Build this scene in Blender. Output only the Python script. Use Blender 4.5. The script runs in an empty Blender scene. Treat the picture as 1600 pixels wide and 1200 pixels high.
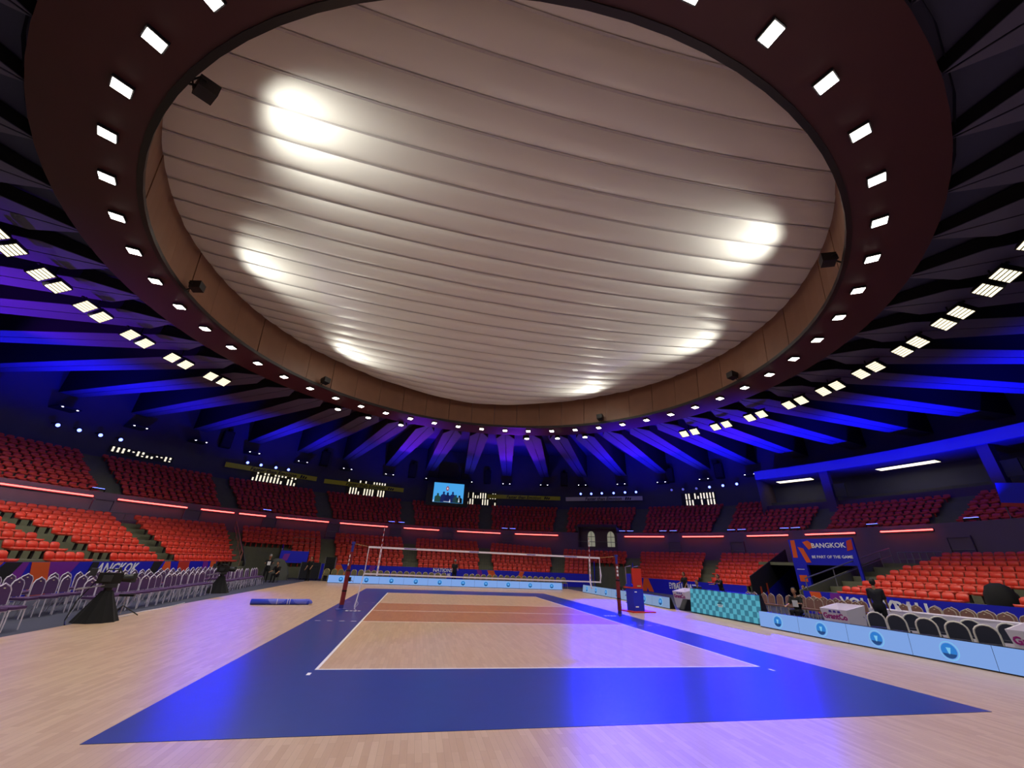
import bpy, bmesh, math, random
from mathutils import Vector, Matrix
random.seed(7)
S = bpy.context.scene
COL = S.collection
rad = math.radians
sin, cos, pi = math.sin, math.cos, math.pi

# ------------------------------------------------------------------ camera
CAM = Vector((-2.990, -17.712, 1.796)); YAW, PITCH, ROLL, FPX = 0.200106, 0.436147, 0.042785, 603.93
_f = Vector((sin(YAW)*cos(PITCH), cos(YAW)*cos(PITCH), sin(PITCH)))
_r = Vector((cos(YAW), -sin(YAW), 0)); _u = _r.cross(_f)
_r2 = _r*cos(ROLL) + _u*sin(ROLL); _u2 = -_r*sin(ROLL) + _u*cos(ROLL)
cam = bpy.data.objects.new('camera', bpy.data.cameras.new('camera')); COL.objects.link(cam)
cam.matrix_world = Matrix(((_r2.x, _u2.x, -_f.x, CAM.x), (_r2.y, _u2.y, -_f.y, CAM.y), (_r2.z, _u2.z, -_f.z, CAM.z), (0, 0, 0, 1)))
cam.data.sensor_fit = 'HORIZONTAL'; cam.data.sensor_width = 36; cam.data.lens = FPX/1600*36
cam.data.clip_start = 0.05; cam.data.clip_end = 300
S.camera = cam
# ------------------------------------------------------------------ world and exposure
W = bpy.data.worlds.new('world'); S.world = W; W.use_nodes = True
W.node_tree.nodes['Background'].inputs[0].default_value = (0.02, 0.02, 0.05, 1)
W.node_tree.nodes['Background'].inputs[1].default_value = 0.0
S.view_settings.view_transform = 'Standard'; S.view_settings.look = 'None'
S.view_settings.exposure = 0.0; S.view_settings.gamma = 1.0
S.view_settings.use_curve_mapping = False
# lamp powers (watts); the lamps themselves are built further down
P_RING, P_FABRIC, P_BLUE, P_WASH, P_FLOOD = 400, 1150, 9500, 3900, 1050

# ------------------------------------------------------------------ materials
def srgb(h):
    h = h.lstrip('#'); c = [int(h[i:i+2], 16)/255 for i in (0, 2, 4)]
    return tuple(x/12.92 if x <= .04045 else ((x+.055)/1.055)**2.4 for x in c)
def mat(name, col, rough=.5, metal=0., emit=None, es=0., noise=0., scale=8., bump=0., spec=.5, alpha=1.):
    m = bpy.data.materials.new(name); m.use_nodes = True; nt = m.node_tree
    b = nt.nodes['Principled BSDF']; c = srgb(col) if isinstance(col, str) else col
    b.inputs['Base Color'].default_value = (*c, 1); b.inputs['Roughness'].default_value = rough
    b.inputs['Metallic'].default_value = metal; b.inputs['Specular IOR Level'].default_value = spec
    b.inputs['Alpha'].default_value = alpha
    if emit:
        e = srgb(emit) if isinstance(emit, str) else emit
        b.inputs['Emission Color'].default_value = (*e, 1); b.inputs['Emission Strength'].default_value = es
    if noise or bump:
        tc = nt.nodes.new('ShaderNodeTexCoord'); n = nt.nodes.new('ShaderNodeTexNoise')
        n.inputs['Scale'].default_value = scale; n.inputs['Detail'].default_value = 4
        nt.links.new(tc.outputs['Object'], n.inputs['Vector'])
        if noise:
            mx = nt.nodes.new('ShaderNodeMix'); mx.data_type = 'RGBA'
            mx.inputs[6].default_value = (*[x*(1-noise) for x in c], 1); mx.inputs[7].default_value = (*[min(1, x*(1+noise)) for x in c], 1)
            nt.links.new(n.outputs['Fac'], mx.inputs[0]); nt.links.new(mx.outputs[2], b.inputs['Base Color'])
        if bump:
            bp = nt.nodes.new('ShaderNodeBump'); bp.inputs['Strength'].default_value = bump
            nt.links.new(n.outputs['Fac'], bp.inputs['Height']); nt.links.new(bp.outputs[0], b.inputs['Normal'])
    return m
def wood_mat(name, c1, c2, rough):
    m = bpy.data.materials.new(name); m.use_nodes = True; nt = m.node_tree; b = nt.nodes['Principled BSDF']
    tc = nt.nodes.new('ShaderNodeTexCoord'); mp = nt.nodes.new('ShaderNodeMapping'); mp.inputs['Rotation'].default_value = (0, 0, pi/2)
    br = nt.nodes.new('ShaderNodeTexBrick'); br.inputs['Scale'].default_value = 1.0
    br.inputs['Brick Width'].default_value = .55; br.inputs['Row Height'].default_value = .075
    br.inputs['Mortar Size'].default_value = .0012; br.offset = .37; br.inputs['Bias'].default_value = 0
    br.inputs['Color1'].default_value = (*srgb(c1), 1); br.inputs['Color2'].default_value = (*srgb(c2), 1)
    br.inputs['Mortar'].default_value = (*[x*.72 for x in srgb(c2)], 1)
    n = nt.nodes.new('ShaderNodeTexNoise'); n.inputs['Scale'].default_value = 3; n.inputs['Detail'].default_value = 5
    mp2 = nt.nodes.new('ShaderNodeMapping'); mp2.inputs['Scale'].default_value = (6, .7, 1)
    mx = nt.nodes.new('ShaderNodeMix'); mx.data_type = 'RGBA'; mx.blend_type = 'MULTIPLY'; mx.inputs[0].default_value = .35
    rp = nt.nodes.new('ShaderNodeValToRGB'); rp.color_ramp.elements[0].color = (.6, .56, .52, 1); rp.color_ramp.elements[1].color = (1, 1, 1, 1)
    L = nt.links.new
    L(tc.outputs['Object'], mp.inputs[0]); L(mp.outputs[0], br.inputs[0]); L(tc.outputs['Object'], mp2.inputs[0]); L(mp2.outputs[0], n.inputs[0])
    L(n.outputs['Fac'], rp.inputs[0]); L(br.outputs[0], mx.inputs[6]); L(rp.outputs[0], mx.inputs[7]); L(mx.outputs[2], b.inputs['Base Color'])
    b.inputs['Roughness'].default_value = rough
    return m
def cloth_mat(name, col, trans):
    m = bpy.data.materials.new(name); m.use_nodes = True; nt = m.node_tree; nt.nodes.remove(nt.nodes['Principled BSDF'])
    d = nt.nodes.new('ShaderNodeBsdfDiffuse'); t = nt.nodes.new('ShaderNodeBsdfTranslucent'); g = nt.nodes.new('ShaderNodeBsdfGlossy'); g.inputs['Roughness'].default_value = .42
    for n in (d, t, g): n.inputs['Color'].default_value = (*srgb(col), 1)
    a, b = nt.nodes.new('ShaderNodeMixShader'), nt.nodes.new('ShaderNodeMixShader'); a.inputs[0].default_value = trans; b.inputs[0].default_value = .05
    L = nt.links.new; L(d.outputs[0], a.inputs[1]); L(t.outputs[0], a.inputs[2]); L(a.outputs[0], b.inputs[1]); L(g.outputs[0], b.inputs[2]); L(b.outputs[0], nt.nodes['Material Output'].inputs[0])
    return m
M = dict(
    floor=wood_mat('parquet', '#d2b394', '#c2a081', .36),
    court=wood_mat('court_parquet', '#d6b594', '#c9a684', .30),
    attack=wood_mat('attack_zone_paint', '#c4865a', '#b87850', .30),
    blue_mat=mat('court_blue_paint', '#103488', .30, noise=.12, scale=3),
    line=mat('line_white', '#f2ecec', .4), dash=mat('dash_white', '#c9c2d8', .5),
    carpet=mat('grey_carpet', '#3e4054', .95, noise=.25, scale=60),
    concrete=mat('stand_concrete', '#6a6b56', .85, noise=.2, scale=2),
    wallpaint=mat('concourse_paint', '#6b5a72', .8, noise=.1, scale=1),
    upwall=mat('outer_wall_paint', '#56586e', .85, noise=.1, scale=1),
    boxwall=mat('box_wall', '#5a4a5e', .85),
    seat=mat('orange_red_plastic', '#d84432', .42, noise=.08, scale=1.5), bracket=mat('seat_bracket', '#3a3436', .6, .3),
    soffit=mat('maroon_soffit', '#4a2228', .5, noise=.1, scale=1), lip=mat('dark_lip', '#1c1214', .4),
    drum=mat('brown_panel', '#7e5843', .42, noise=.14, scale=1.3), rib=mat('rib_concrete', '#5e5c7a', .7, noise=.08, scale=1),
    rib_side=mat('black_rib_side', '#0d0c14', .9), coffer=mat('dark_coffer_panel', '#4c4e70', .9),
    fabric=cloth_mat('white_fabric', '#e9e7e0', .08), strap=mat('grey_fabric_strap', '#b9b5b4', .7),
    black=mat('black_metal', '#0b0b0d', .45), blackcloth=mat('black_cloth', '#0a0a0f', .9), dark=mat('dark_grey', '#26262c', .6),
    grey=mat('grey_metal', '#7d7d86', .4, .6), steel=mat('steel_tube', '#a9a3ac', .35, .7), white=mat('white_plastic', '#e6e2ee', .4),
    lamp=mat('lamp_white', '#ffffff', .5, emit='#fff6e6', es=14), lampyel=mat('flood_tubes', '#ffffff', .5, emit='#fff3cc', es=1.5),
    tiny=mat('tiny_lamp', '#ffffff', .5, emit='#f0e8ff', es=5), blue_lamp=mat('blue_lens', '#2030ff', .3, emit=(.13, .17, 1), es=6),
    pale_lamp=mat('dimmed_blue_lens', '#8080c0', .3, emit='#6060c0', es=.8),  # faint lens glow of the dimmed stage spots
    neon=mat('red_neon', '#ff3020', .4, emit=(1, .07, .06), es=8), fluor=mat('fluorescent', '#ffffff', .5, emit='#fff0c0', es=2.2),
    led=mat('led_pale_blue', '#101418', .5, emit='#84aef4', es=.8), led_white=mat('led_pale', '#101418', .5, emit='#94b4e4', es=.62),
    emblem=mat('emblem_blue', '#103050', .5, emit='#1f78cc', es=.9), emblem2=mat('emblem_deep_blue', '#081828', .5, emit='#104a8c', es=.7),
    emblem3=mat('emblem_pale', '#081828', .5, emit='#7ac4f0', es=.9),
    yellow=mat('yellow_banner', '#d8dc2c', .6, noise=.04, scale=2), yellow_spotlit=mat('yellow_banner_spotlit', '#e6e6c8', .6),  # second banner colour is the yellow with the spotlight painted in as pale
    textblack=mat('black_print', '#101418', .7), textwhite=mat('white_print', '#eeeef6', .6),
    bblue=mat('banner_blue', '#0a12c4', .6), borange=mat('banner_orange', '#e0581c', .6), bpurple=mat('banner_purple', '#7a1c9c', .6),
    bblack=mat('banner_black', '#0a0a16', .7), bred=mat('banner_red', '#c03020', .6),
    pad_purple=mat('chair_purple_fabric', '#4f2f62', .85, noise=.15, scale=20), pad_brown=mat('chair_brown_fabric', '#7a5650', .85, noise=.15, scale=20),
    pad_olive=mat('chair_olive_fabric', '#6a6448', .85), pad_dark=mat('chair_dark_fabric', '#33364a', .85, noise=.1, scale=30),
    frame_silver=mat('chair_silver_frame', '#e0d8ea', .35, .1), frame_gold=mat('chair_gold_frame', '#d8c47c', .35, .5), frame_cream=mat('chair_cream_frame', '#b8ab9c', .4, .2), frame_white=mat('chair_white_frame', '#f0ece6', .35),
    handle=mat('chair_handle_brass', '#fff4d0', .25, .4),
    post_red=mat('post_red_pad', '#78101e', .6), post_blue=mat('post_blue', '#2a2a8a', .5), tape=mat('net_tape', '#f0e8f8', .6),
    cord=mat('net_cord', '#20202a', .8), ant_red=mat('antenna_red', '#c02838', .5),
    ref_blue=mat('stand_blue_pad', '#1420c8', .55), ref_red=mat('stand_red_board', '#c82818', .55),
    roll=mat('blue_roll', '#3a4ee0', .25), wrap=mat('clear_wrap', '#6a74f0', .1), wrapband=mat('wrap_band', '#c8ccf8', .15),
    boxwhite=mat('white_box_board', '#ece4f4', .45), magenta=mat('magenta_print', '#b0288c', .6), violet=mat('violet_print', '#5a3ab4', .6),
    skin=mat('skin', '#a87858', .6), hair=mat('black_hair', '#0c0a0a', .7), navy=mat('navy_cloth', '#14141f', .85), blackwear=mat('black_wear', '#0c0c10', .9),
    lightblue=mat('light_blue_shirt', '#6aa4dc', .8), whitewear=mat('white_wear', '#d8d8dc', .8), capgrey=mat('grey_cap', '#8a8480', .8),
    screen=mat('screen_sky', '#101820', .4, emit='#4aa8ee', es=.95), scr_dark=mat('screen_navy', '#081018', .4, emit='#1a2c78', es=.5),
    scr_green=mat('screen_green', '#081018', .4, emit='#2c5a50', es=.5), scr_white=mat('screen_white', '#101820', .4, emit='#e0e8f4', es=.9),
    scr_red=mat('screen_red', '#101820', .4, emit='#a02848', es=.8), scr_black=mat('screen_black', '#05060a', .4, emit='#0c1420', es=.3),
    winlit=mat('window_daylight', '#ffffff', .5, emit='#f4ead0', es=1.2), archlit=mat('arch_glow', '#d0d0c0', .5, emit='#a8a894', es=.45),
    rail=mat('rail_paint', '#a06a5c', .5, .2), tarp_grey=mat('grey_tarp', '#4a4c46', .9),
)

# ------------------------------------------------------------------ helpers
def tag(o, label=None, cat=None, group=None, kind=None):
    if label: o['label'] = label
    if cat: o['category'] = cat
    if group: o['group'] = group
    if kind: o['kind'] = kind
    return o
def empty(name, loc, rz=0, label=None, cat=None, group=None):
    o = bpy.data.objects.new(name, None); COL.objects.link(o); o.location = loc; o.rotation_euler = (0, 0, rz)
    o.empty_display_size = .2
    return tag(o, label, cat, group)
class MB:
    def __init__(s): s.v = []; s.f = []
    def add(s, vs, fs):
        b = len(s.v); s.v += [tuple(v) for v in vs]; s.f += [tuple(b+i for i in f) for f in fs]; return s
    def box(s, x0, x1, y0, y1, z0, z1, m=None):
        vs = [Vector((x, y, z)) for z in (z0, z1) for y in (y0, y1) for x in (x0, x1)]
        if m: vs = [m @ v for v in vs]
        return s.add(vs, [(0, 2, 3, 1), (4, 5, 7, 6), (0, 1, 5, 4), (2, 6, 7, 3), (0, 4, 6, 2), (1, 3, 7, 5)])
    def hexa(s, vs):  # 8 corners: bottom 4 ccw, top 4 ccw
        return s.add(vs, [(3, 2, 1, 0), (4, 5, 6, 7), (0, 1, 5, 4), (1, 2, 6, 5), (2, 3, 7, 6), (3, 0, 4, 7)])
    def quad(s, a, b, c, d): return s.add([a, b, c, d], [(0, 1, 2, 3)])
    def prism(s, pts, d):  # planar polygon pts (3d), extruded by vector d
        n = len(pts); d = Vector(d); A = [Vector(p) for p in pts]; B = [p+d for p in A]
        return s.add(A+B, [tuple(range(n-1, -1, -1)), tuple(range(n, 2*n))]+[(i, (i+1) % n, n+(i+1) % n, n+i) for i in range(n)])
    def tube(s, path, r, n=6, cap=True):
        P_ = [Vector(p) for p in path]; b = len(s.v); k = len(P_); rs = r if isinstance(r, (list, tuple)) else [r]*k
        prev = None
        for i, p in enumerate(P_):
            t = (P_[min(i+1, k-1)]-P_[max(i-1, 0)]).normalized()
            if prev is None:
                a = Vector((0, 0, 1)) if abs(t.z) < .9 else Vector((1, 0, 0)); u = t.cross(a).normalized()
            else: u = (prev-t*prev.dot(t)).normalized()
            prev = u; w = t.cross(u)
            for j in range(n):
                an = 2*pi*j/n; s.v.append(tuple(p+(u*cos(an)+w*sin(an))*rs[i]))
        for i in range(k-1):
            for j in range(n):
                s.f.append((b+i*n+j, b+i*n+(j+1) % n, b+(i+1)*n+(j+1) % n, b+(i+1)*n+j))
        if cap: s.f.append(tuple(b+j for j in range(n-1, -1, -1))); s.f.append(tuple(b+(k-1)*n+j for j in range(n)))
        return s
    def lathe(s, prof, n=16, o=(0, 0, 0)):
        b = len(s.v); o = Vector(o)
        for r_, z in prof:
            for j in range(n): s.v.append((o.x+r_*cos(2*pi*j/n), o.y+r_*sin(2*pi*j/n), o.z+z))
        for i in range(len(prof)-1):
            for j in range(n): s.f.append((b+i*n+j, b+i*n+(j+1) % n, b+(i+1)*n+(j+1) % n, b+(i+1)*n+j))
        s.f.append(tuple(b+j for j in range(n-1, -1, -1))); s.f.append(tuple(b+(len(prof)-1)*n+j for j in range(n)))
        return s
    def mesh(s, name, m, smooth=False):
        me = bpy.data.meshes.new(name); me.from_pydata(s.v, [], s.f); me.materials.append(m); me.update()
        if smooth: me.polygons.foreach_set('use_smooth', [True]*len(me.polygons))
        return me
    def build(s, name, m, parent=None, smooth=False, loc=None, rz=None):
        o = bpy.data.objects.new(name, s.mesh(name, m, smooth)); COL.objects.link(o)
        if parent: o.parent = parent
        if loc is not None: o.location = loc
        if rz is not None: o.rotation_euler = (0, 0, rz)
        return o
def struct(name, mb, m, smooth=False, label=None):
    o = mb.build(name, m, None, smooth); o['kind'] = 'structure'
    if label: o['label'] = label
    return o
def copy_tree(o, parent=None):
    c = o.copy(); COL.objects.link(c)
    if parent: c.parent = parent
    for ch in KIDS.get(o.name) or [x for x in o.children]: copy_tree(ch, c)
    return c
KIDS = {}
def remember(o):
    KIDS[o.name] = list(o.children)
    for c in o.children: remember(c)
def textmesh(name, body, size, m, parent, matrix, bold=.012, shear=0., align='CENTER', thick=.004):
    cu = bpy.data.curves.new(name, 'FONT'); cu.body = body; cu.size = size; cu.align_x = align; cu.align_y = 'CENTER'
    cu.offset = bold*size; cu.shear = shear; cu.extrude = thick; cu.resolution_u = 2
    t = bpy.data.objects.new(name, cu); COL.objects.link(t)
    me = bpy.data.meshes.new_from_object(t); bpy.data.objects.remove(t)
    me.materials.clear(); me.materials.append(m); me.name = name
    o = bpy.data.objects.new(name, me); COL.objects.link(o); o.parent = parent; o.matrix_local = matrix
    return o
def frame3(x, y, z, o):
    x, y, z = Vector(x), Vector(y), Vector(z)
    return Matrix(((x.x, y.x, z.x, o[0]), (x.y, y.y, z.y, o[1]), (x.z, y.z, z.z, o[2]), (0, 0, 0, 1)))
def in_view(p):   # is a point inside the 1600x1200 frame
    d = Vector(p)-CAM; z = d.dot(_f)
    return z > .1 and abs(FPX*d.dot(_r2)/z) < 800 and abs(FPX*d.dot(_u2)/z) < 600
def light(kind, name, loc, target, power, col, parent=None, size=.3, size_y=None, spot=90, blend=.6):
    if not in_view(loc): name += '_offscreen'
    d = bpy.data.lights.new(name, kind); d.energy = power; d.color = col
    if kind == 'AREA':
        d.shape = 'RECTANGLE' if size_y else 'SQUARE'; d.size = size
        if size_y: d.size_y = size_y
    else:
        d.shadow_soft_size = size
        if kind == 'SPOT': d.spot_size = rad(spot); d.spot_blend = blend
    o = bpy.data.objects.new(name, d); COL.objects.link(o)
    q = (Vector(target)-Vector(loc)).to_track_quat('-Z', 'Y')
    mw = Matrix.Translation(loc) @ q.to_matrix().to_4x4()
    if parent:
        o.parent = parent; o.matrix_parent_inverse = Matrix.Identity(4)
        pm = Matrix.Translation(parent.location) @ parent.rotation_euler.to_matrix().to_4x4()
        o.matrix_local = pm.inverted() @ mw
    else: o.matrix_world = mw
    return o

# arena plan: nearly round, centred over the court
def az_of(t): t = rad(t); return math.atan2(.934*sin(t), cos(t))
def rr(R, a): return R*(1+.035*max(0, min(1, (30-R)/13))*cos(2*a))
def P(R, t, z): a = az_of(t); q = rr(R, a); return Vector((q*cos(a), q*sin(a), z))
def Pa(R, adeg, z): a = rad(adeg); return Vector((R*cos(a), R*sin(a), z))
def face_in(adeg): return rad(adeg)+pi/2      # local -y points outwards, +y to the centre

# ================================================================== STRUCTURE
struct('floor', MB().box(-11.3, 10.4, -30, 19.2, -.06, 0), M['floor'], label='pale beige parquet sports floor')
cp = MB()
cp.box(-32, -11.3, -32, 32, -.06, -.004); cp.box(10.4, 32, -32, 32, -.06, -.004); cp.box(-11.3, 10.4, 19.2, 32, -.06, -.004); cp.box(-11.3, 10.4, -32, -30, -.06, -.004)
struct('floor_carpet', cp, M['carpet'], label='dark grey carpet around the sports floor')

# ---- court
ct = empty('volleyball_court', (0, 0, 0), 0, 'painted volleyball court with blue border and orange attack zones', 'court')
b = MB(); b.box(-6.05, 6.05, -11.9, -9, 0, .004); b.box(-6.05, 6.05, 9, 12.3, 0, .004); b.box(-6.05, -4.5, -9, 9, 0, .004); b.box(4.5, 6.05, -9, 9, 0, .004)
b.build('border', M['blue_mat'], ct)
MB().box(-4.5, 4.5, -9, -3, 0, .004).build('back_zone', M['court'], ct); MB().box(-4.5, 4.5, 3, 9, 0, .004).build('back_zone', M['court'], ct)
for y0, y1 in ((-3, 0), (0, 3)): MB().box(-4.5, 4.5, y0, y1, 0, .004).build('attack_zone', M['attack'], ct)
for x0, x1, y0, y1 in ((-4.5, -4.45, -9, 9), (4.45, 4.5, -9, 9)): MB().box(x0, x1, y0, y1, .003, .006).build('sideline', M['line'], ct)
for y in (-8.975, 8.975): MB().box(-4.45, 4.45, y-.025, y+.025, .003, .006).build('end_line', M['line'], ct)
for y in (-2.975, 2.975): MB().box(-4.45, 4.45, y-.025, y+.025, .003, .006).build('attack_line', M['line'], ct)
MB().box(-4.45, 4.45, -.025, .025, .003, .006).build('centre_line', M['line'], ct)
for sx in (-1, 1):
    for y in (-2.975, 2.975):
        for k in range(5): MB().box(sx*4.7+sx*k*.35-.075, sx*4.7+sx*k*.35+.075, y-.025, y+.025, .003, .006).build('dash', M['dash'], ct)
for x in (-4.53, 4.53): MB().box(x-.03, x+.03, -9.35, -9.2, .003, .006).build('dash', M['line'], ct)

# ---- lower stand
NROW = 8
def front_r(cx, cy):  # superellipse of the arena floor, wider to the right
    return 16.2 if cx < 0 else 18.4
def frontpt(adeg):
    a = rad(adeg); top = Vector((30.5*cos(a), 30.5*sin(a))); F = Vector((3*cos(a), -7*max(0, sin(a))))
    lo, hi = 0., 1.
    for _ in range(28):
        m = (lo+hi)/2; q = F.lerp(top, m); A = 16.2 if q.x < 0 else 18.4
        if (abs(q.x)/A)**8+(abs(q.y)/23.4)**8 < 1: lo = m
        else: hi = m
    return F.lerp(top, lo), top
def smooth01(x): x = max(0, min(1, x)); return x*x*(3-2*x)
def zbase(adeg): return .86 - .12*smooth01((88-adeg)/30) if adeg < 200 else .86
def zrise(adeg): return .36-.055*smooth01((88-adeg)/30)
def rowpt(adeg, i):
    f, t = frontpt(adeg); q = f.lerp(t, i/(NROW-.2)); return Vector((q.x, q.y, zbase(adeg)+zrise(adeg)*min(i, NROW-1)))
EXITS = ((121.5, 128.5, 4), (50.5, 58.5, 4), (11.5, 24, 99))
def cut(adeg, i): return any(a0 < adeg < a1 and i < n for a0, a1, n in EXITS)
st = MB(); A_ = [x*1.0 for x in range(-180, 180)]
A_ = sorted(set(A_+[e for x in EXITS for e in x[:2]]))
for k in range(len(A_)):
    a0, a1 = A_[k], A_[(k+1) % len(A_)]; a1 = a1 if a1 > a0 else a1+360; am = (a0+a1)/2
    for i in range(NROW):
        if cut(am, i): continue
        p0, p1 = rowpt(a0, i), rowpt(a1, i)
        q0, q1 = (rowpt(a0, i+1), rowpt(a1, i+1)) if i < NROW-1 else (Pa(32, a0, p0.z), Pa(32, a1, p1.z))
        q0 = Vector((q0.x, q0.y, p0.z)); q1 = Vector((q1.x, q1.y, p1.z))
        st.quad(p0, p1, q1, q0)
        zb = -.02 if (i == 0 or cut(am, i-1)) else None
        zl0 = p0.z-zrise(a0) if zb is None else zb; zl1 = p1.z-zrise(a1) if zb is None else zb
        st.quad((p0.x, p0.y, zl0), (p1.x, p1.y, zl1), p1, p0)
struct('lower_stand', st, M['concrete'], label='stepped concrete terraces of the lower stand')
# ---- concourse wall under the upper tier, with the upper tier terraces
cw = MB()
for k in range(180):
    a0, a1 = k*2-180, k*2-178
    zt_ = 3.9 if 54 <= a0 < 62 else 5.5      # a real opening for the arched doorway
    cw.quad(Pa(32, a0, 2.6), Pa(32, a1, 2.6), Pa(32, a1, zt_), Pa(32, a0, zt_))
    if zt_ > 5: cw.quad(Pa(32, a0, 5.5), Pa(32, a1, 5.5), Pa(32.25, a1, 5.5), Pa(32.25, a0, 5.5))
struct('wall_concourse', cw, M['wallpaint'], label='painted concourse wall carrying the red neon tubes')
NUP = 10
def upR(i): return 32.6+.76*i
def upZ(i): return 4.95+.415*i
us = MB()
for k in range(120):
    a0, a1 = k*3-180, k*3-177
    for i in range(NUP+1):
        if 54 <= a0 < 63 and i < 2: continue      # hollow behind the arched doorway
        Ra, Rb = (32.25 if i == 0 else upR(i)-.3), (upR(i+1)-.3 if i < NUP else 42.2)
        z = upZ(min(i, NUP)); us.quad(Pa(Ra, a0, z), Pa(Ra, a1, z), Pa(Rb, a1, z), Pa(Rb, a0, z))
        if i < NUP: us.quad(Pa(Rb, a0, z), Pa(Rb, a1, z), Pa(Rb, a1, upZ(i+1)), Pa(Rb, a0, upZ(i+1)))
struct('upper_stand', us, M['concrete'], label='stepped concrete terraces of the upper stand')
ow = MB()
for k in range(144):
    t0, t1 = k*2.5, k*2.5+2.5; ow.quad(P(42, t0, 8.9), P(42, t1, 8.9), P(42, t1, 17.4), P(42, t0, 17.4))
struct('wall_outer', ow, M['upwall'], label='outer arena wall behind the upper stand')

# ---- roof: coffers, ribs, ring
cf = MB()
for k in range(96):
    t0, t1 = k*3.75, k*3.75+3.75
    cf.quad(P(16.2, t0, 13.15), P(16.2, t1, 13.15), P(42, t1, 17.3), P(42, t0, 17.3))
struct('ceiling_coffers', cf, M['coffer'], label='dark recessed ceiling panels between the radial ribs')
for k in range(48):
    t = 3.75+7.5*k; a = az_of(t); d = Vector((cos(a), sin(a), 0)); n = Vector((-sin(a), cos(a), 0))
    r0, r1, r2 = rr(17.0, a), rr(19.2, a), rr(41.95, a)
    def rb(R, w, z): return d*R+n*w+Vector((0, 0, z))
    def zbot(R): return 12.82+(R-16.5)/25.5*1.25
    root = empty('roof_rib', d*r0+Vector((0, 0, zbot(16.5)))); root['kind'] = 'structure'
    o_ = root.location
    sd = MB(); w = .88
    for s_ in (-1, 1):
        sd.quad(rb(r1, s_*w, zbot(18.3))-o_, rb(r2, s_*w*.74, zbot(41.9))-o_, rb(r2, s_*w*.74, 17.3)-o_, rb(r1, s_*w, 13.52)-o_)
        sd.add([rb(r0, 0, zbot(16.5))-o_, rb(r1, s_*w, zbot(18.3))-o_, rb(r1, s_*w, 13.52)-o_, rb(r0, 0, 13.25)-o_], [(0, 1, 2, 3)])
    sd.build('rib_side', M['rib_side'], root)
    bt = MB(); z_ = Vector((0, 0, -.03))
    for s_ in (-1, 1):   # two soffit boards with a groove between them
        A0, A1 = rb(r1-.15, s_*.03, zbot(18.2))-o_, rb(r1-.15, s_*w, zbot(18.2))-o_
        B0, B1 = rb(r2, s_*.03, zbot(41.9))-o_, rb(r2, s_*w*.74, zbot(41.9))-o_
        T0 = rb(r0, s_*.03, zbot(16.5))-o_
        q = [A0, B0, B1, A1, T0]
        bt = MB(); bt.prism([T0, A0, B0, B1, A1] if s_ > 0 else [T0, A1, B1, B0, A0], (0, 0, -.03))
        bt.build('soffit_board', M['rib'], root)
sf = MB()
for k in range(96):
    t0, t1 = k*3.75, k*3.75+3.75
    sf.quad(P(14.62, t0, 12.6), P(14.62, t1, 12.6), P(16.95, t1, 12.6), P(16.95, t0, 12.6)); sf.quad(P(16.95, t0, 12.6), P(16.95, t1, 12.6), P(16.95, t1, 13.3), P(16.95, t0, 13.3))
struct('ceiling_ring_soffit', sf, M['soffit'], label='dark maroon soffit ring holding the ring of lamps')
lp = MB()
for k in range(96):
    t0, t1 = k*3.75, k*3.75+3.75
    lp.hexa([P(14.5, t0, 12.54), P(14.66, t0, 12.54), P(14.66, t1, 12.54), P(14.5, t1, 12.54), P(14.5, t0, 12.72), P(14.66, t0, 12.72), P(14.66, t1, 12.72), P(14.5, t1, 12.72)])
struct('trim_1', lp, M['lip'], label='dark lip under the brown drum')
dr = empty('ceiling_drum', (0, 0, 12.6)); dr['kind'] = 'structure'; dr['label'] = 'brown panelled drum around the fabric canopy'
for k in range(48):
    t0, t1 = k*7.5+.06, k*7.5+7.44; mb = MB()
    for j in range(3):
        u0, u1 = t0+(t1-t0)*j/3, t0+(t1-t0)*(j+1)/3; o_ = Vector((0, 0, 12.6)); e_ = .012*(k % 3)
        mb.hexa([P(14.6-e_, u0, 12.62)-o_, P(14.75, u0, 12.62)-o_, P(14.75, u1, 12.62)-o_, P(14.6-e_, u1, 12.62)-o_, P(14.9-e_, u0, 15.5)-o_, P(15.05, u0, 15.5)-o_, P(15.05, u1, 15.5)-o_, P(14.9-e_, u1, 15.5)-o_])
    mb.build('panel', M['drum'], dr)
dk = MB(); dk.add([P(17.5, k*7.5, 18.0) for k in range(48)]+[P(17.5, k*7.5, 18.1) for k in range(48)], [tuple(range(48)), tuple(range(95, 47, -1))]+[(k, (k+1) % 48, 48+(k+1) % 48, 48+k) for k in range(48)])
for k in range(48): dk.quad(P(17.2, k*7.5, 13.1), P(17.2, k*7.5+7.5, 13.1), P(17.2, k*7.5+7.5, 18.05), P(17.2, k*7.5, 18.05))
struct('ceiling_deck', dk, M['coffer'], label='closed roof deck above the fabric canopy')
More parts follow.
